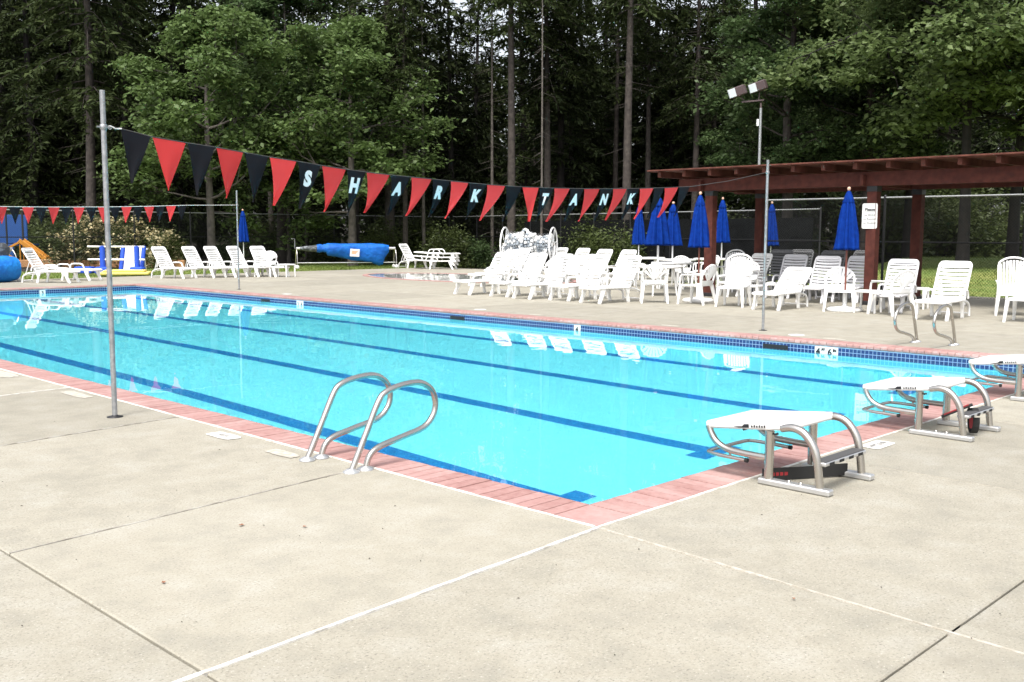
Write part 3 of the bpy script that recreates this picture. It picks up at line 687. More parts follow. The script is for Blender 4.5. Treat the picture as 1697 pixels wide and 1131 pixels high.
# ------------------------------------------------------------------ pool furniture (local +x is the way the sitter faces)
PROTO = {}
def register(t):
    "remember a finished thing's children so that copies need no search"
    def walk(o):
        KIDS[o.name] = [c for c in ALLKIDS.get(o.name, [])]
        for c in KIDS[o.name]: walk(c)
    ALLKIDS.clear()
    for o in col.objects:
        if o.parent is not None: ALLKIDS.setdefault(o.parent.name, []).append(o)
    walk(t); return t
ALLKIDS = {}
def make_lounger(ang, material, flat=False):
    "moulded chaise: seat of cross slats, reclining slatted back, looped arms, broad curved legs"
    t = thing('sun_lounger', 'proto', 'sun lounger')
    W = .285; sz = .335; A = R(ang); hx, hz = -.18, sz
    b = MB()
    for s in (-1, 1):
        y = s*W
        b.tube(smooth_path([(.88, y*.92, sz-.012), (.80, y, sz+.006), (.4, y, sz), (hx, y, hz-.005)], 3), .024, 8)
    b.bar((.885, -W*.9, sz-.012), (.885, W*.9, sz-.012), .05, .045, .015)
    b.bar((hx, -W, sz-.01), (hx, W, sz-.01), .06, .04, .012)
    b.build('seat_frame', material, t)
    def slat(L, wd):
        m = MB(); k = 6
        m.slab(lambda u, v: ((v-.5)*wd, (u-.5)*L, -.022*(1-(2*u-1)**2)), k, 1, (0, 0, -1), .012); return m.mesh('slat', material)
    sm, bm = slat(W*2, .086), slat(W*2-.02, .055)
    for i in range(9): put('slat', sm, t, (hx+.10+i*.106, 0, sz+.012))
    bl = .80; ex, ez = hx-bl*math.cos(A), hz+bl*math.sin(A)
    b = MB(); ux, uz = -math.cos(A), math.sin(A)
    pt = lambda d, y: (hx+ux*d, y, hz+uz*d)
    b.tube(smooth_path([pt(0, -W), pt(.35, -W), pt(bl-.10, -W), pt(bl-.03, -W*.93), pt(bl, -W*.78), pt(bl, 0), pt(bl, W*.78), pt(bl-.03, W*.93), pt(bl-.10, W), pt(.35, W), pt(0, W)], 3), .024, 8)
    b.build('back_frame', material, t)
    for i in range(9):
        d = .05+i*.083; o = put('slat', bm, t, pt(d, 0)); o.rotation_euler = (0, A, 0)
    b = MB(); o = pt(bl-.045, 0); b.slab(lambda u, v: (o[0]+ux*(v-.5)*.06, (u-.5)*W*1.8, o[2]+uz*(v-.5)*.06), 4, 1, (uz, 0, -ux), .014); b.build('head_rail', material, t)
    for s in (-1, 1):
        for x, dx in ((.71, .09), (-.12, -.07)):
            b = MB(); y = s*(W-.015)
            prof = [(x-.075, sz-.005), (x-.02+dx*.2, .17), (x-.01+dx, .015), (x+.012+dx, 0), (x+.055+dx, 0), (x+.065+dx, .02), (x+.045+dx*.4, .17), (x+.085, sz-.005)]
            n = len(prof); vs_ = [(px, y+q*.024, pz) for q in (-1, 1) for px, pz in prof]
            b.add(vs_, [(i, i+1, n+i+1, n+i) for i in range(n-1)]+[(n-1, 0, n, 2*n-1)]+[(0, 7, 6, 1), (1, 6, 5, 2), (2, 5, 4, 3)]+[(n, n+1, n+6, n+7), (n+1, n+2, n+5, n+6), (n+2, n+3, n+4, n+5)])
            b.build('leg', material, t)
        b = MB(); y = s*(W+.028)
        b.tube(smooth_path([(.20, y, sz), (.17, y, sz+.10), (.10, y, sz+.165), (-.02, y, sz+.175), (-.20, y, sz+.17), (-.29, y, sz+.13), (-.32, y, sz+.02)], 3), .023, 7)
        b.bar((.15, y, sz+.165), (-.24, y, sz+.172), .052, .02, .008)
        b.build('armrest', material, t)
    if ang > 20:
        for s in (-1, 1):
            b = MB(); b.tube([pt(.42, s*.2), (hx-.40, s*.2, sz-.12), (hx-.05, s*.2, sz-.06)], .014, 6); b.build('back_prop', material, t)
        b = MB()                                                        # tail under the reclining back
        for s in (-1, 1):
            y = s*(W-.02); b.tube(smooth_path([(hx, y, sz-.02), (hx-.25, y, sz-.05), (hx-.42, y, .20), (hx-.46, y, .01)], 3), .024, 7)
        b.bar((hx-.46, -W+.02, .06), (hx-.46, W-.02, .06), .04, .03, .01)
        b.build('rear_stand', material, t)
    return register(t)
def make_chair(kind):
    "moulded armchair; kind 'high' has a tall slatted back, 'shell' a round fan back"
    t = thing('patio_chair', 'proto', 'chair'); m = M['white']
    hi = kind == 'high'; sz = .43; W = .25; hb = .66 if hi else .43
    b = MB(); b.slab(lambda u, v: (-.24+.50*u, (v-.5)*2*W*(1+.06*u), sz-.018*math.sin(math.pi*u)*math.sin(math.pi*v)-(.02*max(0, u-.85)/.15)), 8, 8, (0, 0, -1), .03); b.build('seat', m, t)
    lean = .30 if hi else .24
    bx = lambda h: -.235-lean*h
    top = lambda y: hb-(.11 if hi else .20)*(abs(y)/W)**2.6
    ns = 9 if hi else 7
    for i in range(ns):
        f = (i+.5)/ns*2-1; b = MB()
        if hi:
            y = f*(W-.012); wd = .040; h0, h1 = .10, top(y)-.05
            b.slab(lambda u, v: (bx(h0+(h1-h0)*v)-.02*(1-f*f), y*(1+.10*v)+(u-.5)*wd, sz+h0+(h1-h0)*v), 1, 5, (-1, 0, 0), .015)
        else:
            a = f*1.05; h1 = .345
            def fn(u, v):
                rr = .06+h1*v; w2 = .012+.030*v; yy = math.sin(a)*rr*.72+(u-.5)*2*w2*math.cos(a)*.8; zz = sz+.02+math.cos(a)*rr*.95+.04-(u-.5)*2*w2*math.sin(a)
                return (bx(zz-sz)-.035*(1-f*f), yy, zz)
            b.slab(fn, 2, 6, (-1, 0, 0), .014)
        b.build('back_slat', m, t)
    b = MB()
    if hi:
        pts = [(bx(h)+.0, -W*(1+.1*h/hb), sz+h) for h in (0, .2, .4, hb-.16)]+[(bx(top(y))-.02*(1-(y/W)**2), y*1.06, sz+top(y)) for y in [W*math.cos(R(180-18*k)) for k in range(1, 10)]]+[(bx(h), W*(1+.1*h/hb), sz+h) for h in (hb-.16, .4, .2, 0)]
        b.tube(pts, .021, 7)
        b.slab(lambda u, v: (bx(.11*v)-.02*(1-(2*u-1)**2), (u-.5)*2*W*.96, sz+.0+.115*v), 6, 2, (-1, 0, 0), .016)
    else:
        pts = [(bx(.04), -W*.9, sz+.0), (bx(.10), -W*1.05, sz+.10)]+[(bx(.22+.21*math.sin(R(a)))-.035*math.sin(R(a)), -.275*math.cos(R(a)), sz+.215+.215*math.sin(R(a))) for a in range(-10, 191, 20)]+[(bx(.10), W*1.05, sz+.10), (bx(.04), W*.9, sz)]
        b.tube(pts, .021, 7)
        b.slab(lambda u, v: (bx(.09*v)-.02*(1-(2*u-1)**2), (u-.5)*2*W*.98, sz+.09*v), 6, 2, (-1, 0, 0), .015)
    b.build('back_frame', m, t)
    for s in (-1, 1):
        y = s*(W+.02); az = sz+.21
        b = MB(); b.tube(smooth_path([(bx(.22)+.0, s*(W+.0), az+.0), (-.15, y+.01*s, az+.005), (.10, y+.015*s, az), (.22, y+.01*s, az-.015), (.262, y, az-.06), (.275, y, sz-.02)], 3), .020, 7)
        b.slab(lambda u, v: (-.24+.46*u, y+.012*s+(v-.5)*.062, az+.018), 3, 1, (0, 0, -1), .014); b.build('armrest', m, t)
        for x0, x1 in ((.245, .295), (-.22, -.33)):
            b = MB(); w0, w1 = .034, .020
            vs_ = [(x0+dx*w0, y-.02*s+dy*w0, sz-.005) for dx, dy in ((-1, -1), (1, -1), (1, 1), (-1, 1))]+[(x1+dx*w1, y+.015*s+dy*w1, 0) for dx, dy in ((-1, -1), (1, -1), (1, 1), (-1, 1))]
            b.add(vs_, [(0, 3, 2, 1)[::-1], (4, 5, 6, 7)[::-1]]+[(i, 4+i, 4+(i+1) % 4, (i+1) % 4) for i in range(4)]); b.build('leg', m, t)
    return register(t)
def make_table(r_, h, sq=False):
    t = thing('side_table' if sq else 'patio_table', 'proto', 'side table' if sq else 'table'); m = M['white']
    b = MB()
    if sq: b.box(-r_, r_, -r_, r_, h-.045, h, .012)
    else: b.lathe([(r_*.93, h-.062), (r_, h-.056), (r_, h-.006), (r_-.012, h), (.0, h)], n=36)
    b.build('table_top', m, t)
    for a in range(4):
        c, s_ = math.cos(R(45+90*a)), math.sin(R(45+90*a)); k0 = (r_*1.22 if sq else r_*.62); k1 = (r_*1.28 if sq else r_*.80)
        b = MB(); b.tube([(c*k0, s_*k0, h-.04), (c*k1, s_*k1, 0)], [.030, .021], 8); b.build('leg', m, t)
    return register(t)
def make_umbrella(h, hem, stand, flare=1.18, name='closed_umbrella'):
    "furled market umbrella: folds gathered round the pole, small vent cap, ball finial"
    t = thing(name, 'proto', 'umbrella')
    fold = lambda a, z: 1+.27*math.cos(8*a)+.05*math.cos(3*a+z*9)
    b = MB(); r0 = .165*flare
    prof = [(.012, hem+.05), (r0*.9, hem+.01), (r0, hem), (r0*.98, hem+.05), (r0*.88, hem+.30), (r0*.70, hem+.62), (r0*.52, hem+.88), (r0*.42, h-.26), (.055, h-.20), (.02, h-.16)]
    b.lathe(prof, n=48, fold=lambda a, z: fold(a, z)*(1 if z > hem+.02 else 1+.06*math.sin(8*a+1)))
    cv = b.build('canopy', M['canvas'], t)
    b = MB(); b.lathe([(.098, h-.27), (.105, h-.255), (.075, h-.16), (.045, h-.06), (.018, h-.03)], n=40, fold=lambda a, z: 1+.13*math.cos(8*a) if z < h-.1 else 1); b.build('vent_cap', M['canvas'], cv)
    b = MB(); b.lathe([(.0, -.045), (.026, -.035), (.036, 0), (.026, .03), (0, .038)], (0, 0, h+.01), 14); b.build('finial', M['bluemetal'], t)
    zb = .02 if stand else 0
    b = MB(); b.tube([(0, 0, zb), (0, 0, hem+.1)], .019, 10); b.build('pole', M['wood'] if stand else M['white'], t)
    if stand:
        b = MB(); b.lathe([(.335, 0), (.35, .012), (.345, .05), (.30, .075), (.07, .095), (.045, .11), (.042, .40), (.034, .415), (.022, .416)], n=36); bs = b.build('base', M['white'], t)
        b = MB(); b.bar((.043, 0, .37), (.085, 0, .37), .02, .02); b.build('knob', M['blackmetal'], bs)
    return register(t)
L_hi, L_lo, L_fl = make_lounger(58, M['white']), make_lounger(36, M['white']), make_lounger(4, M['white'])
L_st = make_lounger(56, M['strap']); L_sl = make_lounger(60, M['sling'])
C_hi, C_sh = make_chair('high'), make_chair('shell')
T_rd, T_sq = make_table(.58, .74), make_table(.22, .44, True)
T_tall = T_rd
U_st, U_tb = make_umbrella(2.42, 1.22, True), make_umbrella(2.45, 1.15, False)
USED = set()
def place(proto, x, y, head, label, group, z=0.0, s=1.0):
    if proto.name not in USED:
        USED.add(proto.name); o = proto; o.location = (x, y, z); o.rotation_euler.z = R(head); o['label'] = label; o['group'] = group
    else: o = copy_tree(proto, (x, y, z), R(head), label, group)
    if s != 1.0: o.scale = s if isinstance(s, tuple) else (s, s, s)
    return o
GL, GC, GT, GU = 'white sun loungers round the pool', 'white moulded armchairs on the far deck', 'white plastic tables on the far deck', 'furled blue umbrellas'
# front row of five loungers, feet towards the water
for y, lab, dx, h in ((14.75, 'white lounger at the left end of the front row, beside the wading pool', 0, 178), (13.62, 'second white lounger of the front row, counted from the wading pool', .12, 181),
                   (12.62, 'middle white lounger of the front row facing the water', -.08, 177), (11.68, 'white lounger of the front row, two places from the round tables', .1, 182), (10.62, 'white lounger at the right end of the front row, next to the round tables', -.02, 179)):
    place(L_hi, 13.5+dx, y, h, lab, GL)
for u, d, lab in ((862, 33.5, 'white lounger below the left wheel of the lane rope reel'), (889, 34, 'white lounger below the right half of the lane rope reel'), (924, 34.5, 'white lounger just right of the lane rope reel'),
                  (960, 33.5, 'white lounger in the rear row with dark trunks behind it'), (997, 31.5, 'rightmost white lounger of the rear row, near the green shrub')):
    p = spot(u, d-.3); place(L_hi, p.x-.45, p.y, 172+(u % 7)*2, lab, GL)
# chairs standing between the two lounger rows
p = spot(948, 28.5); place(C_sh, p.x, p.y, 200, 'round backed white chair among the loungers', GC)
p = spot(880, 28.8); place(C_sh, p.x, p.y, 120, 'white chair half hidden between the second and third loungers', GC)
p = spot(1000, 27.6); place(C_sh, p.x, p.y, 10, 'white chair turned away behind the right end of the front row', GC)
# tables and their umbrellas
for u, d, lab in ((1072, 33.5, 'round white table farthest from the water'), (1121, 31.5, 'round white table behind the pair of tall umbrellas'), (1113, 28.2, 'round white table between the two chairs and the umbrella pair'),
                  (1092, 25.2, 'nearest round white table, two chairs drawn up to it'), (1178, 32.5, 'round white table partly hidden by the first pergola post')):
    p = spot(u, d); place(T_rd, p.x, p.y, 20+u % 50, lab, GT)
for u, d, lab, sc_ in ((1057, 33.5, 'furled blue umbrella farthest left of the table group', 1.0), (1089, 28.2, 'larger furled blue umbrella of the overlapping pair', (1.5, 1.5, 1.04)), (1113, 31.5, 'furled blue umbrella behind the larger one of the pair', (1.2, 1.2, 1.0)),
                    (1194, 32.5, 'furled blue umbrella just right of the first pergola post', 1.07)):
    p = spot(u, d); place(U_tb, p.x, p.y, u % 45, lab, GU, 0, sc_)
p = spot(1275, 31.0); place(U_tb, p.x, p.y, 12, 'furled blue umbrella mostly hidden by the flag pole', GU)
p = spot(1157, 22.9); place(U_st, p.x, p.y, 0, 'furled blue umbrella in a white base, left of the first pergola post', GU)
p = spot(1400.5, 20.3); place(U_st, p.x, p.y, 200, 'furled blue umbrella in a white round base before the sign post', GU)
p = spot(405, 40.5); place(U_tb, p.x, p.y, 30, 'distant furled blue umbrella behind the far flag pole', GU, 0, .97)
# chairs by the tables
place(C_sh, 13.98, 9.90, 40, 'white chair drawn up to the nearest round table, its back to the pool', GC)
place(C_sh, 14.25, 8.95, 95, 'round backed white chair just left of the first umbrella base', GC)
place(C_hi, 14.25, 8.02, 196, 'tall slatted white armchair between the two front pergola posts, facing the water', GC)
place(C_hi, 14.75, 2.35, 184, 'tall slatted white armchair cut by the edge of the photo', GC)
place(C_hi, 16.15, 3.05, 200, 'greyer tall slatted armchair behind the slatted lounger', GC)
place(C_sh, 14.75, 5.88, 206, 'fan backed white chair left of the second umbrella base', GC)
place(C_sh, 14.55, 4.72, 70, 'round backed white chair in front of the rear red post', GC)
for u, d, k, h, lab in ((1206, 27.0, 0, 185, 'tall slatted white chair behind the armchair beside the first pergola post'), (1133, 29.6, 1, 230, 'white chair behind the round table of the umbrella pair'), (1052, 29.5, 1, 300, 'white chair at the left of the round tables'), (1168, 30.5, 1, 150, 'white chair at the round table partly hidden by the first pergola post'),
                      (1232, 24.6, 1, 190, 'white chair in the shade between the two left pergola posts'), (906, 26.4, 1, 185, 'white chair tucked in behind the middle lounger of the front row')):
    p = spot(u, d); place(C_sh if k else C_hi, p.x, p.y, h, lab, GC)
for u, d, lab in ((836, 29.8, 'white lounger between the front row and the lane rope reel'), (1030, 30.2, 'white lounger behind the right end of the front row, beside the green shrub'), (1250, 25.6, 'white lounger in the pergola shade, left of the grey sling loungers')):
    p = spot(u, d); place(L_hi, p.x-.3, p.y, 176, lab, GL)
# loungers under and before the pergola
place(L_lo, 14.55, 7.02, 186, 'low reclined white lounger right behind the flag pole', GL)
place(L_hi, 14.6, 3.72, 186, 'slatted white lounger behind the far handrail', GL)
for u, d, lab in ((1312, 25.0, 'white vinyl strap lounger with its back raised, right of the flag pole'), (1366, 23.4, 'white vinyl strap lounger just left of the umbrella before the sign post'), (1422, 23.6, 'white vinyl strap lounger touching the sign post'), (1492, 20.8, 'white strap lounger behind the round backed chair between the posts')):
    p = spot(u, d); place(L_st, p.x-.3, p.y-.05, 192, lab, 'vinyl strap loungers under the pergola')
for u, d, lab in ((1288, 27.0, 'grey sling lounger nearest the second red post'), (1322, 27.6, 'grey sling lounger showing behind the first strap lounger'), (1374, 25.8, 'grey sling lounger showing behind the middle strap lounger'), (1428, 26.4, 'grey sling lounger showing above the strap lounger at the sign post')):
    p = spot(u, d); place(L_sl, p.x-.2, p.y, 190, lab, 'grey sling loungers under the pergola', 0, 1.05)
place(T_sq, 14.75, 5.28, 8, 'low white side table beside the umbrella base before the sign post', GT)
p = spot(1518, 21.0); place(T_sq, p.x, p.y, 10, 'small white side table at the foot of the rear red post', GT)
p = spot(1245, 21.8); place(T_sq, p.x, p.y, 10, 'low white side table right of the tall slatted armchair', GT)
# the far end of the pool
place(L_hi, 7.6, 27.6, -50, 'white lounger alone near the blue cover roll at the far left', GL)
place(L_fl, 8.75, 28.6, -60, 'flat lying white lounger beside the blue equipment rack', GL)
for k, lab in enumerate(('leftmost of four white loungers in a row, next to the yellow mat', 'second of four white loungers side by side across the far end', 'third of four white loungers side by side across the far end', 'rightmost of four white loungers side by side across the far end')):
    place(L_hi, 11.72+(0, 1.0, 1.72, 2.5)[k], 27.9-.15*k, -74, lab, GL)
place(L_hi, 14.8, 27.0, -86, 'white lounger in the far corner group by the slim flag pole', GL)
place(C_sh, 14.65, 26.85, 215, 'round backed white chair in the far corner group', GC)
place(T_sq, 15.05, 26.2, 10, 'small white side table left of the long blue cover reel', GT)
p = spot(668, 43.5); place(L_hi, p.x+.3, p.y-.4, -75, 'white lounger at the right end of the long blue cover reel', GL)
for k in range(3):
    p = spot(722+2*k, 42.5); place(L_fl, p.x, p.y, -60, ('bottom', 'middle', 'top')[k]+' lounger of the flat white stack by the wading pool', GL, .155*k)

# ------------------------------------------------------------------ reels
def lane_reel(x, y, rz):
    t = thing('lane_rope_reel', 'white reel wound full of lane ropes behind the loungers', 'reel', (x, y, 0), rz)
    L, r_ = 1.66, .56; zc = 1.14
    for s in (-1, 1):
        b = MB(); b.tube(arc((0, s*L/2, zc), r_, 0, 360, 28)[:-1], .028, 8, closed=True)
        b.tube(arc((0, s*L/2, zc), .09, 0, 360, 14)[:-1], .018, 6, closed=True); wh = b.build('wheel', M['white'], t)
        for k in range(6):
            a = R(60*k+12); b = MB(); b.tube([(.08*math.cos(a), s*L/2, zc+.08*math.sin(a)), (r_*math.cos(a), s*L/2, zc+r_*math.sin(a))], .014, 6); b.build('spoke', M['white'], wh)
        b = MB(); b.tube([(0, s*(L/2+.06), zc), (.42, s*(L/2+.06), .09)], .024, 8); b.tube([(0, s*(L/2+.06), zc), (-.42, s*(L/2+.06), .09)], .024, 8); b.bar((-.5, s*(L/2+.06), .085), (.5, s*(L/2+.06), .085), .05, .04); st = b.build('stand', M['white'], t)
        for q in (-.42, .42):
            b = MB(); b.lathe([(.02, -.018), (.055, -.016), (.055, .016), (.02, .018)], n=14)
            c = b.build('caster', M['rubber'], st, (q, s*(L/2+.06), .056)); c.rotation_euler = (R(90), 0, 0)
    b = MB(); b.tube([(0, -L/2-.08, zc), (0, L/2+.08, zc)], .035, 10); b.build('axle', M['steel'], t)
    # wound floats: ring after ring of small drums, joined (no one can count them)
    r = random.Random(4); b = MB(); b_shade = MB()
    lay = [(.13, 40), (.21, 40), (.29, 34)]
    for rr, n_ in lay:
        yy = -L/2+.07
        while yy < L/2-.07:
            f = yy/(L/2); rim = rr+.05*math.sin(f*5+1)*rr/.36+(.06 if f > -.25 and rr > .25 else 0)+(.10 if -.08 < f < .0 or .10 < f < .2 else 0)*(rr > .25)
            k = int(2*math.pi*rim/.105); ph = r.uniform(0, 6)
            for i in range(k):
                if r.random() < .16 and rr > .25: continue
                a = ph+2*math.pi*i/k; q = rim+r.uniform(-.018, .018); c = Vector((q*math.cos(a), yy+r.uniform(-.015, .015), zc+q*math.sin(a))); tdir = Vector((-math.sin(a), r.uniform(-.25, .25), math.cos(a))).normalized()*.036
                (b_shade if r.random() < (.62 if math.sin(a) < .15 else .28) else b).tube([c-tdir, c+tdir], .050, 7)  # grey drums, commoner low down, paint the roll's shading and some wear
            yy += .098
    tag(b.build('wound_float', M['white'], t), kind='stuff'); tag(b_shade.build('shade_grey_float', M['float'], t), kind='stuff')
    b = MB(); r = random.Random(9)
    for k in range(16):
        yy = -L/2+.1+k*.095; q = .36+.06*(k > 6)
        b.tube([(q*math.cos(a), yy+.02*math.sin(3*a+k), zc+q*math.sin(a)) for a in [R(20*i) for i in range(18)]], .007, 4, closed=True)
    b.build('wound_cable', M['galv'], t)
    return t
p = spot(876, 34.0)
lane_reel(p.x, p.y, math.atan2(-.714, .70)+R(90)+R(-16))
def cover_reel(x, y, rz, L, label, vinyl, handle=True, fat=1.0, z=.86):
    "tube on two A-frames with a pool cover wound round it and a flap hanging"
    t = thing('cover_reel', label, 'reel', (x, y, 0), rz, 'pool cover reels')
    b = MB(); b.tube([(-L/2, 0, z), (L/2, 0, z)], .058, 12); b.build('tube', M['alu'], t)
    r = random.Random(3)
    def roll(prof, n, amp):
        b = MB(); vs_ = []
        for (px, pr, off) in prof:
            for k in range(n):
                a = 2*math.pi*k/n; q = pr*(1+amp*math.sin(3*a+px*4)+amp*.7*math.sin(7*a+px*9)); dz = off if math.sin(a) < 0 else 0
                vs_.append((px, q*math.cos(a), z+q*math.sin(a)*(1+(dz if math.sin(a) < 0 else 0))))
        m_ = len(prof); b.add(vs_, [(i*n+k, i*n+(k+1) % n, (i+1)*n+(k+1) % n, (i+1)*n+k) for i in range(m_-1) for k in range(n)], True)
        b.add(vs_[:n], [tuple(range(n))[::-1]]); b.add(vs_[-n:], [tuple(range(n))]); return b
    h = L/2
    roll([(-h*.93, .075, 0), (-h*.78, .11, 0), (-h*.60, .14, 0), (-h*.5, .15, 0)], 18, .08).build('dark_winding', M['dkcover'], t)
    roll([(-h*.60, .155, 0), (-h*.55, .175, 0), (-h*.47, .15, 0), (-h*.45, .18, 0), (-h*.38, .165, 0)], 18, .05).build('blue_winding', vinyl, t)
    roll([(-h*.42, .15*fat, .0), (-h*.38, .18*fat, .5), (-h*.22, .18*fat, .7), (-h*.1, .175*fat, .9), (h*.1, .18*fat, 1.3), (h*.3, .175*fat, 1.7), (h*.5, .18*fat, 2.1), (h*.66, .175*fat, 2.4), (h*.74, .17*fat, 2.3), (h*.78, .15*fat, 1.2), (h*.86, .12*fat, .2)], 32, .06).build('cover_roll', vinyl, t)
    for s in (-1, 1):
        b = MB()
        for q in (-1, 1): b.tube(smooth_path([(s*h, 0, z), (s*h, q*.10, z-.08), (s*h, q*.22, z-.30), (s*h, q*.26, .16)], 4), .022, 8)
        b.tube([(s*h, -.25, .24), (s*h, .25, .24)], .016, 7); fr = b.build('end_frame', M['steel'], t)
        for q in (-1, 1):
            b = MB(); b.lathe([(.015, -.022), (.072, -.02), (.078, 0), (.072, .02), (.015, .022)], n=16); c = b.build('caster', M['white'], fr, (s*h, q*.26, .079)); c.rotation_euler = (R(90), 0, 0)
    b = MB(); b.tube([(-h, 0, .24), (h, 0, .24)], .024, 8); b.build('floor_bar', M['alu'], t)
    if handle:
        b = MB(); b.tube([(-h-.06, 0, z), (-h-.06, 0, z+.40), (-h-.20, 0, z+.40)], .013, 7); b.build('crank', M['galv'], t)
    return t
p0, p1 = spot(492, 42.2), spot(655, 43.6)
d_ = p1-p0; cr = cover_reel((p0.x+p1.x)/2, (p0.y+p1.y)/2, math.atan2(d_.y, d_.x), d_.length, 'long reel with a bright blue pool cover sagging from it at the far end', M['vinyl'], True, 1.15, .84)
b = MB(); b.box(-.20, .20, -.006, 0, -.16, .16, .002)
sg = b.build('cover_label', M['white_tile'], cr, (.30, -.26, .66)); sg.rotation_euler = (R(6), R(4), 0)
b = MB()
for k in range(3): b.box(-.13, .12-.03*k, -.0085, -.0065, .045-.045*k, .07-.045*k)
b.build('label_print', M['orangeink'], sg)
p0, p1 = spot(-85, 29.6), spot(22, 31.4)
d_ = p1-p0; c2 = cover_reel((p0.x+p1.x)/2, (p0.y+p1.y)/2, math.atan2(d_.y, d_.x), d_.length, 'reel at the far left with a grey rolled cover above a light blue one', M['dkcover'], False, 1.1, .98)
b = MB(); r = random.Random(2); L = d_.length*.86; n = 20
vs_ = []
for i in range(9):
    px = -d_.length*.52+L*i/8*1.05; pr = .40 if i < 8 else .36
    for k in range(n):
        a = 2*math.pi*k/n; vs_.append((px, -.42+pr*math.cos(a)*(1+.03*math.sin(5*a+i)), .40+pr*math.sin(a)*(1+.02*math.sin(3*a))))
b.add(vs_, [(i*n+k, i*n+(k+1) % n, (i+1)*n+(k+1) % n, (i+1)*n+k) for i in range(8) for k in range(n)], True); b.add(vs_[-n:], [tuple(range(n))])
o = b.build('rolled_cover', M['vinyl2'], None, c2.location, c2.rotation_euler.z); tag(o, 'thick light blue rolled pool cover lying at the far left edge', 'pool cover')

# equipment rack, mat, play things
def xform(o, u, d, rz): p = spot(u, d); o.location = (p.x, p.y, 0); o.rotation_euler.z = rz
RZ = math.atan2(-.714, .70)
t = thing('equipment_rack', 'white pipe rack with royal blue padded uprights beside the yellow mat', 'rack')
for x in (-.62, .62):
    b = MB(); b.tube([(x, 0, .04), (x, 0, 1.0)], .095, 14); b.lathe([(.0, 0), (.09, -.012)][::-1], (x, 0, 1.012), 14); b.build('padded_upright', M['foam'], t)
for z in (.98, .52):
    b = MB(); b.tube([(-1.15, 0, z), (.9, 0, z)], .033, 8); b.build('pipe', M['white'], t)
for x in (-.62, .62):
    b = MB(); b.box(x-.22, x+.24, -.2, .2, 0, .26, .04); b.build('blue_block', M['foam'], t)
xform(t, 200, 36.6, RZ)
t = thing('lounge_frame', 'white board leaning in a frame of royal blue pads behind the yellow mat', 'frame')
A = R(72)
b = MB(); Mx = Matrix.Rotation(-R(20), 4, 'X'); b.box(-.30, .30, -.02, .02, .02, 1.02, .012, Mx); b.build('board', M['white'], t)
for x in (-.38, .38):
    b = MB(); b.tube([Mx @ Vector((x, -.02, .10)), Mx @ Vector((x, -.02, 1.04))], .075, 12); b.build('pad', M['foam'], t)
b = MB(); b.tube([Mx @ Vector((-.5, .03, .95)), Mx @ Vector((.5, .03, .95))], .03, 8); b.tube([(0.35, .55, .03), Mx @ Vector((.35, .02, .9))], .026, 8); b.tube([(-.35, .55, .03), Mx @ Vector((-.35, .02, .9))], .026, 8); b.build('pipe', M['white'], t)
xform(t, 218, 36.9, RZ)
b = MB(); b.box(-.95, .75, -.55, .55, 0, .10, .03); b.box(-.80, .60, -.45, .45, .102, .17, .03)
o = tag(b.build('foam_mat', M['yellow']), 'pale yellow foam mat lying on the far deck', 'mat'); xform(o, 213, 36.2, RZ+.25)
b = MB(); b.box(-.32, .32, -.18, .18, 0, .24, .03); b.box(.42, .80, -.18, .18, 0, .22, .03)
o = tag(b.build('foam_blocks', M['foam']), 'dark blue foam blocks under the flat white lounger', 'foam block'); xform(o, 141, 37.2, RZ)
# playground behind the end fence
t = thing('play_tower', 'blue panelled play structure behind the fence at the far left', 'play structure')
for x in (-2.1, -.62, .75):
    b = MB(); b.tube([(x, 0, 0), (x, 0, 2.4)], .06, 10); b.build('post', M['blackmetal'], t)
for x0, x1, z0, z1 in ((-2.0, -.72, .95, 2.15), (-.52, .95, .95, 2.25), (-.52, .3, .35, .93)):
    b = MB(); b.box(x0, x1, -.03, .03, z0, z1, .02); b.build('panel', M['playblue'], t)
b = MB(); b.box(-2.2, .9, .04, 1.2, .86, .93, .01); b.build('platform', M['playblue'], t)
xform(t, 15, 46, RZ)
t = thing('slide', 'yellow orange plastic slide standing by the blue play structure', 'slide')
b = MB()
b.slab(lambda u, v: (-.1+1.5*u, (v-.5)*.55, 1.15-1.0*u+.10*(2*v-1)**4), 10, 8, (0, 0, -1), .03); b.build('chute', M['orange'], t)
for s in (-1, 1):
    b = MB(); b.bar((-.12, s*.28, 1.24), (1.38, s*.28, .26), .05, .22, .02); b.build('side', M['orange'], t)
b = MB(); b.tube([(-.1, -.2, 0), (-.1, -.2, 1.15)], .04, 8); b.tube([(-.1, .2, 0), (-.1, .2, 1.15)], .04, 8); b.bar((-.75, -.25, .85), (-.1, -.25, 1.15), .05, .10); b.bar((-.75, -.25, .5), (-.1, -.25, .2), .05, .1); b.build('support', M['orange'], t)
t.scale = (.8, .8, .9); xform(t, 42, 45.5, RZ)
b = MB(); r = random.Random(8)
for k in range(11): b.box(-4.4+k*.82, -4.4+(k+1)*.82-.012, -.12, .12, -.05, .30+r.uniform(-.02, .02), .03)
o = tag(b.build('border_boards', M['chips']), 'tan timber border of the playground below the flowering shrub', 'border'); xform(o, 132, 44, RZ)
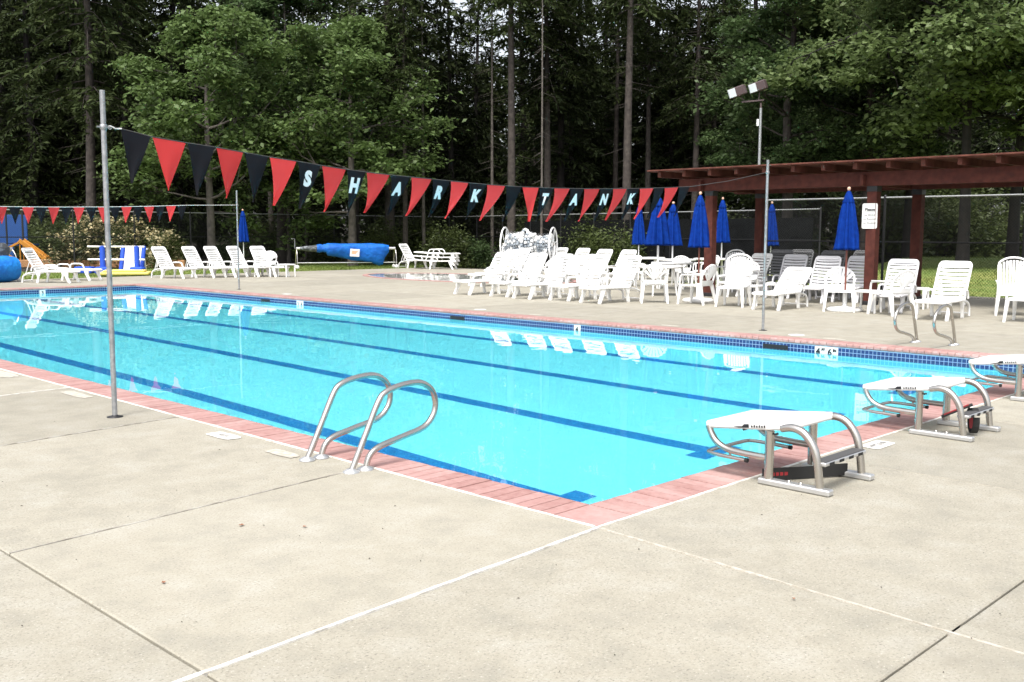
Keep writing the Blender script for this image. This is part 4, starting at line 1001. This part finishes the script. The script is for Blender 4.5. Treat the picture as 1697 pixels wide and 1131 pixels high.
# ------------------------------------------------------------------ pergola
PX0, PX1 = 16.81, 19.12; PYS = [10.32, 6.20, 2.08]
perg = thing('pergola', 'long red brown timber pergola sheltering the loungers', 'pergola', (PX0, PYS[0], 0))
o_ = Vector((PX0, PYS[0], 0))
for px in (PX0, PX1):
    for k, py in enumerate(PYS):
        b = MB(); b.box(-.11, .11, -.11, .11, .02, 2.55, .012); ps = b.build('post', M['stain'], perg, (px-PX0, py-PYS[0], 0))
        b = MB(); b.box(-.118, .118, -.118, .118, 2.44, 2.56, .006); b.box(-.05, .05, -.125, .125, 2.55, 2.80, .004); b.build('bracket', M['blackmetal'], ps)
        b = MB(); b.box(-.135, .135, -.135, .135, 0, .09, .01); b.build('foot', M['blackmetal'], ps)
Y0, Y1 = 11.55, -.4
for px in (PX0, PX1):
    for s in (-.085, .085):
        b = MB(); x = px-PX0+s; z0, z1 = 2.562, 2.86
        ya, yb = Y0-.35-PYS[0], Y1-PYS[0]
        vs_ = [(x+q*.035, y, z) for q in (-1, 1) for y, z in ((yb, z0), (ya-.16, z0), (ya, z0+.13), (ya, z1), (yb, z1))]
        b.add(vs_, [(0, 1, 2, 3, 4)[::-1], (5, 6, 7, 8, 9)]+[(i, 5+i, 5+(i+1) % 5, (i+1) % 5)[::-1] for i in range(5)]); b.build('beam', M['stain'], perg)
for py in PYS:
    b = MB(); y = py-PYS[0]; b.box(-.28, PX1-PX0+.28, y+.13, y+.20, 2.57, 2.80, .008); b.build('cross_beam', M['stain'], perg)
XA, XB = 16.28, 19.62
rr = random.Random(1)
for k in range(17):
    y = 11.50-.728*k-PYS[0]
    b = MB(); z0, z1 = 2.905, 3.05; xa, xb = XA-PX0, XB-PX0
    vs_ = [(x, y+q*.045, z) for q in (-1, 1) for x, z in ((xb, z0+.01), (xb-.01, z0), (xa+.01, z0), (xa, z0+.01), (xa, z1), (xb, z1))]
    b.add(vs_, [(0, 1, 2, 3, 4, 5), (6, 7, 8, 9, 10, 11)[::-1]]+[(i, 6+i, 6+(i+1) % 6, (i+1) % 6) for i in range(6)]); b.build('rafter', M['stain2'], perg)
n = 18; wd = (XB-XA+.24)/n
for i in range(n):
    x0 = XA-.12-PX0+i*wd; e = rr.uniform(-.03, .03)
    b = MB(); b.box(x0+.004, x0+wd-.004, Y1-PYS[0], 11.82-PYS[0]+e, 3.052+rr.uniform(-.003, .003), 3.088, .006); b.build('plank', M['stain2'], perg)
# notice on the post
sg = thing('notice_sign', 'white notice headed Please, fixed to the front post of the pergola', 'sign', (PX0-.125, PYS[1]+.02, 1.92))
SZ = Vector((.37, 0, .50))
b = MB(); rim = []
for cx, cz, a0 in ((1, 1, 0), (-1, 1, 90), (-1, -1, 180), (1, -1, 270)):
    for k in range(5):
        a = R(a0+22.5*k); rim.append((cx*(.16-.035)+.035*math.cos(a), cz*(.27-.035)+.035*math.sin(a)))
m_ = len(rim); b.add([(x, -.004, z) for x, z in rim]+[(x, .0, z) for x, z in rim], [tuple(range(m_)), tuple(range(m_, 2*m_))[::-1]]+[(i, m_+i, m_+(i+1) % m_, (i+1) % m_) for i in range(m_)])
pn = b.build('panel', M['white_tile'], sg)
for txt, z, s_, bd in (('Please', .135, .085, .003), ('no Diving', .02, .058, .001), ('no Running', -.065, .058, .001), ('no Smoking', -.15, .058, .001)):
    tm = text_mesh(txt, s_, M['ink'], bd)
    for v in tm.vertices: v.co = Vector((v.co.x, -.0055, v.co.y+z))
    put('lettering', tm, pn)
b = MB(); b.box(-.105, .105, -.0058, -.0045, .088, .094); b.build('underline', M['ink'], pn)
b = MB()
for z in (.225, -.235): b.lathe([(.010, 0), (.008, .004)], n=8); b.v[-16:] = [(x, -.004-zz, y+z) for x, y, zz in b.v[-16:]]
b.build('bolt', M['galv'], pn)
sg.rotation_euler.z = R(-90+10)
# floodlight mast
p = spot(1252, 35.0)
fl = thing('floodlight_mast', 'slim grey mast with two bronze floodlights above the pergola', 'floodlight', (p.x, p.y, 0), RZ)
b = MB(); b.tube([(0, 0, 0), (0, 0, 5.75)], [.06, .045], 10); b.build('mast', M['galv'], fl)
b = MB(); b.box(-.13, -.055, -.04, .04, 5.15, 5.38, .012); b.build('junction_box', M['white_tile'], fl)
b = MB(); b.tube([(0, 0, 5.7), (0, 0, 5.92)], .035, 8); b.bar((-.66, 0, 5.95), (.10, 0, 6.02), .05, .05); b.build('cross_arm', M['bronze'], fl)
for x, z in ((-.84, 6.28), (-.15, 6.45)):
    b = MB(); Mx = Matrix.Translation((x, 0, z)) @ Matrix.Rotation(R(-16), 4, 'Y') @ Matrix.Rotation(R(-22), 4, 'X')
    vs_ = [Mx @ Vector(q) for q in ((-.19, -.16, -.19), (.19, -.16, -.19), (.19, -.16, .19), (-.19, -.16, .19), (-.13, .17, -.11), (.13, .17, -.11), (.13, .17, .15), (-.13, .17, .15))]
    Mx = Matrix.Translation((x, 0, z)) @ Matrix.Rotation(R(-18), 4, 'Y') @ Matrix.Rotation(R(-28), 4, 'Z')
    b.box(-.23, .32, -.17, .17, -.16, .16, .03, Mx)
    hd = b.build('lamp_head', M['bronze'], fl)
    b = MB(); b.box(-.245, -.226, -.15, .15, -.145, .145, .004, Mx); b.box(-.22, .02, -.183, -.168, -.14, .14, .004, Mx); b.build('lens', M['lens'], hd)
    b = MB(); b.tube([Mx @ Vector((.05, 0, -.16)), (x*.7+.02, 0, 6.0)], .02, 6); b.build('bracket', M['bronze'], hd)

# ------------------------------------------------------------------ chain link fences
def fence(p, q, h, label, posts, screen=None, mesh=True):
    p, q = Vector(p), Vector(q); d = q-p; L = d.length
    t = thing('chain_link_fence', label, 'fence', (p.x, p.y, -.08), math.atan2(d.y, d.x), 'black chain link fences round the pool')
    b = MB(); b.tube([(0, 0, h), (L, 0, h)], .024, 8); b.build('top_rail', M['railgrey'], t)
    b = MB(); b.tube([(0, 0, h*.56), (L, 0, h*.56)], .021, 6); b.build('mid_rail', M['blackmetal'], t)
    for i in range(posts+1):
        b = MB(); b.tube([(0, 0, 0), (0, 0, h+.03)], .034, 8); b.lathe([(.038, h+.03), (.03, h+.06), (0, h+.075)], n=8); b.build('post', M['blackmetal'], t, (L*i/posts, 0, 0))
    if mesh:
        b = MB(); b.add([(0, -.028, .02), (L, -.028, .02), (L, -.028, h), (0, -.028, h)], [(0, 1, 2, 3)]); b.build('chain_link_mesh', M['link'], t)
    if screen:
        r = random.Random(6)
        a, e = screen; k = max(1, int((e-a)/2.4))
        for i in range(k):
            x0, x1 = a+(e-a)*i/k, a+(e-a)*(i+1)/k
            b = MB(); b.slab(lambda u, v: (x0+.02+(x1-x0-.04)*u, .03+.03*math.sin(u*9+v*4)*math.sin(v*3.1), .06+(h-.35)*v+.0*u), 10, 6, (0, 1, 0), .006); b.build('windscreen', M['screen'], t)
    return t
fence((-8, 38.6), (34.0, 38.9), 2.44, 'long black chain link fence across the far end', 16)
fence((34.2, 38.8), (28.6, 13.6), 2.46, 'black chain link fence along the dark wood, with black windscreens', 10, screen=(7.2, 25.5))
fence((20.6, 11.0), (20.6, -9), 2.52, 'black chain link fence behind the pergola with a pale top rail', 6)

# ------------------------------------------------------------------ trees
def fast_mesh(name, V, Fv, m, smooth=False):
    "V: n x 3, Fv: k x c faces of equal size"
    me = bpy.data.meshes.new(name); n, (k, c) = len(V), Fv.shape
    me.vertices.add(n); me.vertices.foreach_set('co', np.asarray(V, dtype=np.float32).ravel())
    me.loops.add(k*c); me.loops.foreach_set('vertex_index', Fv.astype(np.int32).ravel())
    me.polygons.add(k); me.polygons.foreach_set('loop_start', np.arange(0, k*c, c, dtype=np.int32)); me.polygons.foreach_set('loop_total', np.full(k, c, dtype=np.int32))
    me.update(calc_edges=True); me.materials.append(m); return me
def leaves(name, C, size, g, m, up=.5, aspect=.55, along=None, droop=0.0):
    """one folded diamond leaf per centre: random heading, blades mostly facing up, some hanging"""
    n = len(C); a = g.uniform(0, 2*np.pi, n)
    D = np.stack([np.cos(a), np.sin(a), g.normal(-droop, .45, n)], 1)
    if along is not None: D = along+g.normal(0, .42, (n, 3))
    D /= np.linalg.norm(D, axis=1, keepdims=True)
    N = g.normal(0, 1, (n, 3)); N[:, 2] = np.abs(N[:, 2])+up*2
    S = np.cross(D, N); S /= np.linalg.norm(S, axis=1, keepdims=True)+1e-9; N = np.cross(S, D)
    s = size*g.uniform(.42, 1.45, n)[:, None]
    V = np.empty((n, 4, 3)); V[:, 0] = C; V[:, 2] = C+D*s
    V[:, 1] = C+D*s*.45+S*s*aspect*.5+N*s*.10; V[:, 3] = C+D*s*.45-S*s*aspect*.5+N*s*.10
    F = np.arange(n*4).reshape(n, 4)
    return fast_mesh(name, V.reshape(-1, 3), F, m)
def branch_tubes(b, p, d, L, r_, depth, g, tips, spread=.75, n=3, upw=.12):
    "recursive limbs; the ends of the twigs are collected in tips"
    p, d = Vector(p), Vector(d).normalized(); pts = [p]; q = p.copy(); dd = d.copy(); k = 4
    for i in range(k):
        dd = (dd+Vector((g.normal(0, .13), g.normal(0, .13), g.normal(0, .10)+upw*.4))).normalized(); q = q+dd*L/k; pts.append(q.copy())
    b.tube(pts, [r_*(1-.55*i/k) for i in range(k+1)], 6 if r_ > .05 else 4, cap=False)
    if depth == 0:
        tips += [tuple(x) for x in pts[1:]]; return
    for i in range(n+(depth == 1)):
        t = pts[1+int(g.integers(0, k))] if i else pts[-1]; a = g.uniform(0, 6.28)
        o = dd.orthogonal().normalized(); o = Matrix.Rotation(a, 3, dd) @ o
        branch_tubes(b, t, dd+o*spread*g.uniform(.6, 1.3)+Vector((0, 0, upw)), L*g.uniform(.55, .78), r_*.5, depth-1, g, tips, spread, n, upw)
    if depth <= 1: tips += [tuple(x) for x in pts[2:]]
def broadleaf(seed, H, cb, rad, lm, bm, nl, lsize, label_only=False, lean=0.0, flat=.34):
    "trunk and limbs, crown of leaf clumps carried by the twigs; returns (trunk mesh, crown mesh)"
    g = np.random.default_rng(seed); b = MB(); tips = []
    top = Vector((lean, g.normal(0, .3), H*.86)); pts = [Vector((0, 0, 0)), Vector((lean*.15, 0, H*.2)), Vector((lean*.4, g.normal(0, .15), H*.45)), Vector((lean*.75, g.normal(0, .2), H*.68)), top]
    tr = smooth_path(pts, 5); tw = .017*H
    b.tube(tr, [tw*(1-.85*i/(len(tr)-1))+tw*.25*max(0, 1-i/3) for i in range(len(tr))], 10)
    nb = int(12+H*.9)
    for i in range(nb):
        f = (i+.5)/nb; z = cb+(H*.9-cb)*f; k = min(range(len(tr)), key=lambda j: abs(tr[j].z-z)); a = i*2.4+g.normal(0, .3)
        prof = math.sin(math.pi*min(1, .22+f*.80))**.8
        L = rad*prof*g.uniform(.62, 1.05)
        branch_tubes(b, tr[k], (math.cos(a), math.sin(a), .12+.5*f), L*.62, .018+.012*L, 2, g, tips, .8, 3, .06)
    T = np.array(tips)
    # uneven clumps: each twig end carries its own share of leaves, in a flat tier
    wgt = g.gamma(.55, 1, len(T)); wgt /= wgt.sum()
    idx = g.choice(len(T), nl, p=wgt); rc = g.uniform(.22, .55, len(T))
    off = g.normal(0, 1, (nl, 3)); off *= (rc[idx]*rad/6.0*1.15)[:, None]; off[:, 2] *= flat
    C = T[idx]+off; C[:, 2] -= .12*np.linalg.norm(off[:, :2], axis=1)
    return b.mesh('trunk', bm), leaves('crown', C, lsize, g, lm, up=.55, aspect=.6, droop=.25)
def conifer(seed, H, cb, blen, nm, bm, dens=1.0, dead=True, tr_r=None, spray=.34, bare=0.0):
    "straight tapering bole, whorls of drooping boughs set with sprays of needles"
    g = np.random.default_rng(seed); b = MB(); r0 = tr_r or .0125*H+.04
    lx, ly = g.normal(0, .12, 2); ax = lambda z: np.array([lx*math.sin(z*.22), ly*math.sin(z*.17+1), z])
    zs = np.linspace(-.1, H, 22); b.tube([ax(z) for z in zs], [r0*(1-.93*z/H)+(.35*r0*max(0, 1-z/.8)) for z in zs], 9)
    Cs, Ds = [], []; z = cb
    while z < H-.3:
        f = (z-cb)/(H-cb); L0 = blen*(1-f)**.75*(.55+.45*min(1, f*6+.35))+.25
        for k in range(int(g.integers(4, 7))):
            if g.random() < bare: continue
            a = g.uniform(0, 6.28); L = L0*g.uniform(.55, 1.15); o = ax(z+g.normal(0, .12)); rise = g.uniform(-.05, .28)-.10*(1-f); u = np.array([math.cos(a), math.sin(a), 0]); s_ = np.array([-u[1], u[0], 0])
            bough = lambda t: o+u*L*t+np.array([0, 0, L*(rise*t-.42*t*t)])
            b.tube([bough(t) for t in (0, .35, .7, 1)], [.012+.008*L, .010+.004*L, .008, .004], 4, cap=False)
            n = int((8+26*L)*dens); t = g.uniform(.10, 1, n)**.8; side = g.choice([-1, 1], n); w_ = (.10+.30*L*np.minimum(1, 1.25*(1-t)+.12))*g.uniform(0, 1, n)
            P = np.stack([bough(x) for x in t])+s_[None]*(side*w_)[:, None]*.62+u[None]*(w_*.35)[:, None]; P[:, 2] -= .10*w_+g.uniform(0, .10, n)
            D = u[None]*.55+s_[None]*(side*.65)[:, None]+np.array([0, 0, -.38])[None]
            Cs.append(P); Ds.append(D)
        z += g.uniform(.32, .55)
    if dead:
        for k in range(int(cb*3)):
            z = g.uniform(1.6, max(2, cb)); a = g.uniform(0, 6.28); L = g.uniform(.3, 1.5); o = ax(z)
            b.tube([o, o+np.array([math.cos(a)*L, math.sin(a)*L, -.25*L])], [.012, .004], 3, cap=False)
    C, D = np.concatenate(Cs), np.concatenate(Ds)
    return b.mesh('trunk', bm), leaves('crown', C, spray, g, nm, up=.6, aspect=.30, along=D)
def plant_tree(name, tm, cm, x, y, rz, s, label, cat, group, z=-.1, sz=None):
    t = thing(name, label, cat, (x, y, z), rz, group); put('trunk', tm, t); put('crown', cm, t); t.scale = (s, s, sz or s); return t
# prototypes
FIR = [conifer(1, 24, 9.5, 3.2, M['needle'], M['bark'], 1.0, tr_r=.25), conifer(2, 26, 12.0, 3.0, M['needle'], M['bark'], 1.0, tr_r=.24), conifer(3, 25, 6.5, 3.4, M['needle'], M['bark'], 1.0, tr_r=.24)]
LOW = [conifer(11, 21, 1.6, 3.5, M['needle'], M['darkbark'], 1.15, dead=False), conifer(12, 18, 3.0, 3.2, M['needle2'], M['darkbark'], 1.1, dead=False), conifer(13, 16, 1.0, 3.0, M['needle'], M['darkbark'], 1.15, dead=False)]
BACK = [conifer(21, 17, 3.2, 2.9, M['needle2'], M['darkbark'], .75, tr_r=.17), conifer(22, 15.5, 4.2, 2.8, M['needle2'], M['bark'], .75, tr_r=.15)]
POLE = [conifer(31, 22, 15, 1.8, M['needle2'], M['palebark'], .5, tr_r=.13)]
GF = 'firs of the dark wood behind the fences'
# tall boles one can pick out: bearing, distance, girth factor, which, label
for u, d, s, k, lab in ((845, 52, 1.0, 1, 'thick straight fir trunk rising just above the lane rope reel'), (903, 55, .92, 0, 'straight fir trunk right of the lane rope reel'), (1038, 51, 1.05, 1, 'tallest bare fir trunk, left of the pergola'),
                        (1148, 54, .85, 0, 'slim fir trunk above the left end of the pergola roof'), (1069, 57, .8, 1, 'thin fir trunk at the tip of the pergola roof'), (1018, 62, .85, 1, 'fir trunk half behind the tallest bare one'),
                        (672, 50, .62, 1, 'thin pale trunk beside the right edge of the leafy green tree'), (651, 60, .9, 1, 'dark fir trunk behind the leafy green tree'), (590, 56, 1.25, 1, 'stout fir trunk behind the long blue cover reel'),
                        (645, 53, 1.1, 0, 'broad trunk behind the right end of the cover reel'), (452, 56, .8, 1, 'fir trunk behind the far corner group of chairs'), (160, 52, 1.15, 2, 'fir with a broad trunk left of the tall flag pole'),
                        (1181, 60, .8, 2, 'fir trunk behind the left pergola beams'), (943, 60, .8, 1, 'dark slim trunk between the two trunks by the reel')):
    p = spot(u, d); plant_tree('fir_tree', *FIR[k], p.x, p.y, u*.7, s, lab, 'tree', GF)
for u, d, lab in ((815, 54, 'pole thin pale trunk left of the lane rope reel'), (702, 52, 'pole thin trunk above the flat stack of loungers'), (480, 51, 'pole thin trunk left of the long cover reel'), (510, 54, 'pole thin dark trunk behind the left end of the cover reel'), (896, 48, 'thinnest leaning stem beside the lane rope reel')):
    p = spot(u, d); plant_tree('fir_sapling', *POLE[0], p.x, p.y, u, .75 if u != 896 else .5, lab, 'tree', GF, sz=.9)
# low crowned firs: the dark mass at the left and between the boles
for u, d, s, k, lab in ((-60, 57, 1.0, 0, 'dark fir at the far left edge'), (62, 58, 1.0, 0, 'dark bushy fir above the blue play structure'), (135, 60, 1.1, 2, 'dark fir behind the tall flag pole'), (215, 59, 1.05, 0, 'dark fir right of the tall flag pole'), (22, 64, 1.2, 1, 'tall dark fir behind the play structure'),
                        (300, 60, 1.15, 0, 'dark fir behind the leafy green tree'), (110, 62, 1.25, 1, 'high dark fir over the rhododendron'), (180, 64, 1.3, 0, 'deep green fir at the back of the left wood'), (860, 68, 1.25, 2, 'bushy fir filling the gap behind the thick trunk'), (925, 58, 1.05, 1, 'ragged fir behind the trunk right of the reel'), (1075, 66, 1.3, 2, 'bushy fir behind the thin trunk at the roof tip'), (1000, 70, 1.35, 2, 'bushy fir behind the tallest bare trunk'), (400, 63, 1.1, 1, 'dark fir behind the crown of the leafy tree'),
                        (745, 60, .95, 1, 'ragged dark fir left of the thick trunk'), (790, 66, .9, 0, 'dark fir with drooping boughs under the sky gap'), (960, 64, .92, 0, 'dark fir between the reel trunks and the tallest bare trunk'), (1110, 62, 1.0, 1, 'dark fir behind the left end of the pergola'),
                        (1240, 62, 1.1, 0, 'dark fir behind the floodlights'), (1330, 58, 1.1, 2, 'dark fir behind the second leafy tree'), (1420, 60, 1.15, 1, 'dark fir behind the large maple'), (700, 64, 1.0, 2, 'bushy fir behind the pole thin trunks'), (560, 64, 1.1, 0, 'dark fir behind the middle of the leafy tree')):
    p = spot(u, d); plant_tree('dark_fir', *LOW[k], p.x, p.y, u*.9, s, lab, 'tree', GF)
g0 = random.Random(12); cnt = 0
for row, (d0, n_, s0) in enumerate(((68, 22, 1.0), (77, 25, 1.05), (88, 28, 1.12))):
    for i in range(n_):
        u = -140+i*(1990/n_)+g0.uniform(-28, 28); d = d0+g0.uniform(-4, 4)
        if row == 0 and 770 < u < 900: continue
        p = spot(u, d); k = g0.randrange(2); s = s0*g0.uniform(.85, 1.12)*(1.25 if u < 450 or u > 1150 else 1.0)
        plant_tree('wood_fir', *BACK[k], p.x, p.y, g0.uniform(0, 6), s, 'dark fir deep in the wood, only its trunk and ragged boughs showing', 'tree', 'firs deep in the wood')
# broadleaved trees
MAP = [broadleaf(41, 12.5, 2.4, 4.9, M['leaf'], M['palebark'], 36000, .23), broadleaf(42, 17, 3.4, 4.4, M['leaf2'], M['bark'], 34000, .22), broadleaf(43, 13, 4.4, 5.6, M['leaf3'], M['darkbark'], 46000, .21)]
GB = 'leafy green trees at the edge of the wood'
for u, d, k, s, rz, lab in ((352, 46.5, 0, 1.0, .4, 'bright leafy tree with spreading tiers above the end fence'), (585, 48.5, 0, 1.02, 2.2, 'bright leafy tree right of the spreading one, its lowest tier just over the lettered pennants'), (470, 52, 1, 1.05, 1.0, 'taller leafy tree between the two bright ones'),
                            (1300, 45, 1, .98, 3.0, 'mid green leafy tree behind the floodlights'), (1262, 53, 1, .8, 5.1, 'mid green leafy tree left of the floodlights'), (1592, 38, 2, 1.12, 1.2, 'large maple spreading over the right half of the pergola'), (1674, 40, 2, 1.15, 4.0, 'large maple near the right edge, its trunk behind the tall slatted armchair'), (1500, 46, 2, 1.15, 2.5, 'maple behind the large one, above the notice'), (1770, 35, 2, 1.05, 5.0, 'maple at the right edge of the photo'),
                            (1430, 44, 1, .95, 2.0, 'mid green leafy tree between the floodlights and the maple')):
    p = spot(u, d); plant_tree('leafy_tree', *MAP[k], p.x, p.y, rz, s, lab, 'tree', GB)
# bushes: a dome of leaves on short stems
def bush(seed, rx, ry, h, nl, lsize, lm, bloom=0):
    g = np.random.default_rng(seed); b = MB(); k = 26; tipz = []
    for i in range(k):
        a = g.uniform(0, 6.28); q = math.sqrt(g.uniform(0, 1)); e = Vector((rx*q*math.cos(a)*.85, ry*q*math.sin(a)*.85, h*math.sqrt(max(.05, 1-q*q*.85))*g.uniform(.7, 1)))
        b.tube([(e.x*.15, e.y*.15, 0), (e.x*.6, e.y*.6, e.z*.5), tuple(e)], [.03, .02, .006], 4, cap=False); tipz.append(tuple(e)); tipz.append((e.x*.8, e.y*.8, e.z*.62)); tipz.append((e.x*1.05, e.y*1.05, e.z*.35))
    T = np.array(tipz); idx = g.integers(0, len(T), nl); off = g.normal(0, 1, (nl, 3))*np.array([rx, ry, h*.8])*.17
    C = T[idx]+off; C[:, 2] = np.maximum(C[:, 2], .04)
    out = [b.mesh('stem', M['bark']), leaves('foliage', C, lsize, g, lm, up=.4, aspect=.45)]
    if bloom:
        out.append(leaves('blossom', np.repeat(T[g.integers(0, len(T), bloom)]+g.normal(0, 1, (bloom, 3))*np.array([rx, ry, h])*.13+np.array([0, -.1, .12]), 9, axis=0)+g.normal(0, .06, (bloom*9, 3)), .14, g, M['bloom'], up=.2, aspect=.7))
    return out
SH = [bush(51, 1.2, 1.0, 1.5, 5200, .13, M['shrub']), bush(52, 1.0, .9, 1.2, 4200, .12, M['leaf2']), bush(53, 1.5, 1.0, 2.0, 6500, .14, M['shrub'])]
RH = bush(54, 2.1, 1.2, 2.1, 8500, .15, M['shrub'], 480)
def plant_bush(ms, u, d, s, rz, label, group='shrubs along the fences', cat='shrub', name='shrub', z=-.1):
    p = spot(u, d); t = thing(name, label, cat, (p.x, p.y, z), rz, group)
    for nm, me in zip(('stem', 'foliage', 'blossom'), ms): put(nm, me, t)
    t.scale = (s, s, s); return t
plant_bush(RH, 152, 44.6, 1.0, .3, 'large rhododendron with spent cream blossoms left of the tall flag pole', 'flowering rhododendrons', name='rhododendron')
plant_bush(RH, 208, 45, 1.0, 2.2, 'tallest rhododendron with spent cream blossoms right of the tall flag pole', 'flowering rhododendrons', name='rhododendron')
plant_bush(RH, 275, 44.6, .75, 4.0, 'low rhododendron with few blossoms above the four loungers', 'flowering rhododendrons', name='rhododendron')
for i, (u, d, s, k, lab) in enumerate(((742, 46, 1.2, 0, 'green shrub behind the flat stack of loungers'), (790, 46.5, 1.0, 1, 'low green shrub left of the lane rope reel'), (1012, 43, 1.15, 0, 'green shrub left of the farthest blue umbrella'), (1045, 44, 1.0, 1, 'green shrub behind the farthest blue umbrella'),
     (985, 47, 1.1, 2, 'dark shrub below the tallest bare trunk'), (92, 49, 1.15, 2, 'dark green shrub right of the blue play panels'), (40, 54, 1.3, 2, 'dark shrub behind the blue play panels'), (640, 50, 1.0, 2, 'dark shrub behind the right end of the long cover reel'), (540, 52, 1.0, 0, 'dark shrub above the long cover reel'), (380, 51, .9, 1, 'small shrub behind the far corner group'),
     (1470, 53, 2.3, 2, 'pale leafed shrub between the two red posts'), (1548, 54, 2.4, 0, 'pale leafed shrub right of the rear red post'), (1630, 56, 2.0, 2, 'wide shrub at the top of the grass bank'), (1705, 57, 2.0, 0, 'shrub at the top of the grass bank near the right edge'), (1500, 57, 1.9, 2, 'dark shrub behind the pale leafed ones'), (1570, 59, 2.0, 2, 'dark shrub at the back of the grass bank'),
     (880, 52, 1.1, 2, 'dark shrub behind the lane rope reel'), (1200, 44, 1.2, 2, 'dark shrub behind the first pergola post'), (700, 55, 1.2, 2, 'dark shrub among the pole thin trunks'), (450, 55, 1.1, 2, 'dark shrub left of the long cover reel'))):
    plant_bush(SH[k], u, d, s, i*1.3, lab)
# the wood beyond: one far mass of firs that nobody could count
g = np.random.default_rng(77); Cs = []; Ds = []; trunks = MB()
for i in range(150):
    u = g.uniform(-260, 1960); d = g.uniform(98, 135); p = spot(u, d); H = g.uniform(13, 18)*(1.45 if (u < 500 or u > 1120) else (1.0 if 760 < u < 960 else 1.12))
    trunks.tube([(p.x, p.y, -.2), (p.x, p.y, H)], [.24, .03], 5, cap=False)
    n = 620; f = g.uniform(0, 1, n)**.9; z = 1.0+(H-1.0)*f; rad = (3.0*(1-f)+.25)*np.sqrt(g.uniform(0, 1, n)); a = g.uniform(0, 6.28, n)
    Cs.append(np.stack([p.x+rad*np.cos(a), p.y+rad*np.sin(a), z-.25*rad], 1)); Ds.append(np.stack([np.cos(a), np.sin(a), np.full(n, -.5)], 1))
C, D = np.concatenate(Cs), np.concatenate(Ds)
fw = put('far_wood', leaves('far_wood', C, .95, g, M['needle2'], up=.5, aspect=.5, along=D)); tag(fw, kind='stuff')
tt = trunks.build('far_trunks', M['darkbark'], fw); tag(tt, kind='stuff')

# ------------------------------------------------------------------ small litter on the near deck
def dry_leaf(x, y, s, rz, label):
    b = MB(); r = random.Random(int(x*1000)); k = 9
    out = [(math.cos(6.28*i/k)*s*(1+.45*(i % 2)), math.sin(6.28*i/k)*s*.7*(1+.35*(i % 2)), .012+s*.5*abs(math.sin(i*1.7))*r.uniform(.4, 1)) for i in range(k)]
    s *= .6; out = [(x*.6, y*.6, z*.5) for x, y, z in out]
    b.add([(0, 0, .005)]+out, [(0, 1+i, 1+(i+1) % k) for i in range(k)])
    b.add([(s*1.4, 0, .006), (s*2.2, .1*s, .012), (s*2.2, .02*s, .012)], [(0, 1, 2)])
    o = b.build('dry_leaf', M['dryleaf'], None, (x, y, .001), rz); tag(o, label, 'leaf', 'dry leaves fallen on the near deck')
for x, y, s, rz, lab in ((-1.64, 1.03, .024, .4, 'curled dry brown leaf on the near deck, the largest'), (-1.42, .77, .018, 2.0, 'pale curled dry leaf right of the largest one'), (-2.35, .49, .018, 1.0, 'dry leaf sliver below the largest leaf'), (-3.25, -.02, .020, .5, 'dark dry leaf near the bottom left of the photo'), (-.55, -1.6, .014, .9, 'small dark leaf bit on the joint line')):
    dry_leaf(x, y, s, rz, lab)
b = MB(); r = random.Random(31)
for i in range(260):
    x, y = r.uniform(-4.2, 4.5), r.uniform(-3, 6)
    if -.32 < x and y > -.32: continue
    a = r.uniform(0, 6.28); l, w_ = r.uniform(.003, .011), r.uniform(.0015, .004); c, s_ = math.cos(a), math.sin(a)
    b.add([(x-c*l, y-s_*l, .0012), (x+s_*w_, y-c*w_, .0045), (x+c*l, y+s_*l, .0015), (x-s_*w_, y+c*w_, .0045)], [(0, 1, 2, 3)])
tag(b.build('needle_litter', M['twig']), kind='stuff')
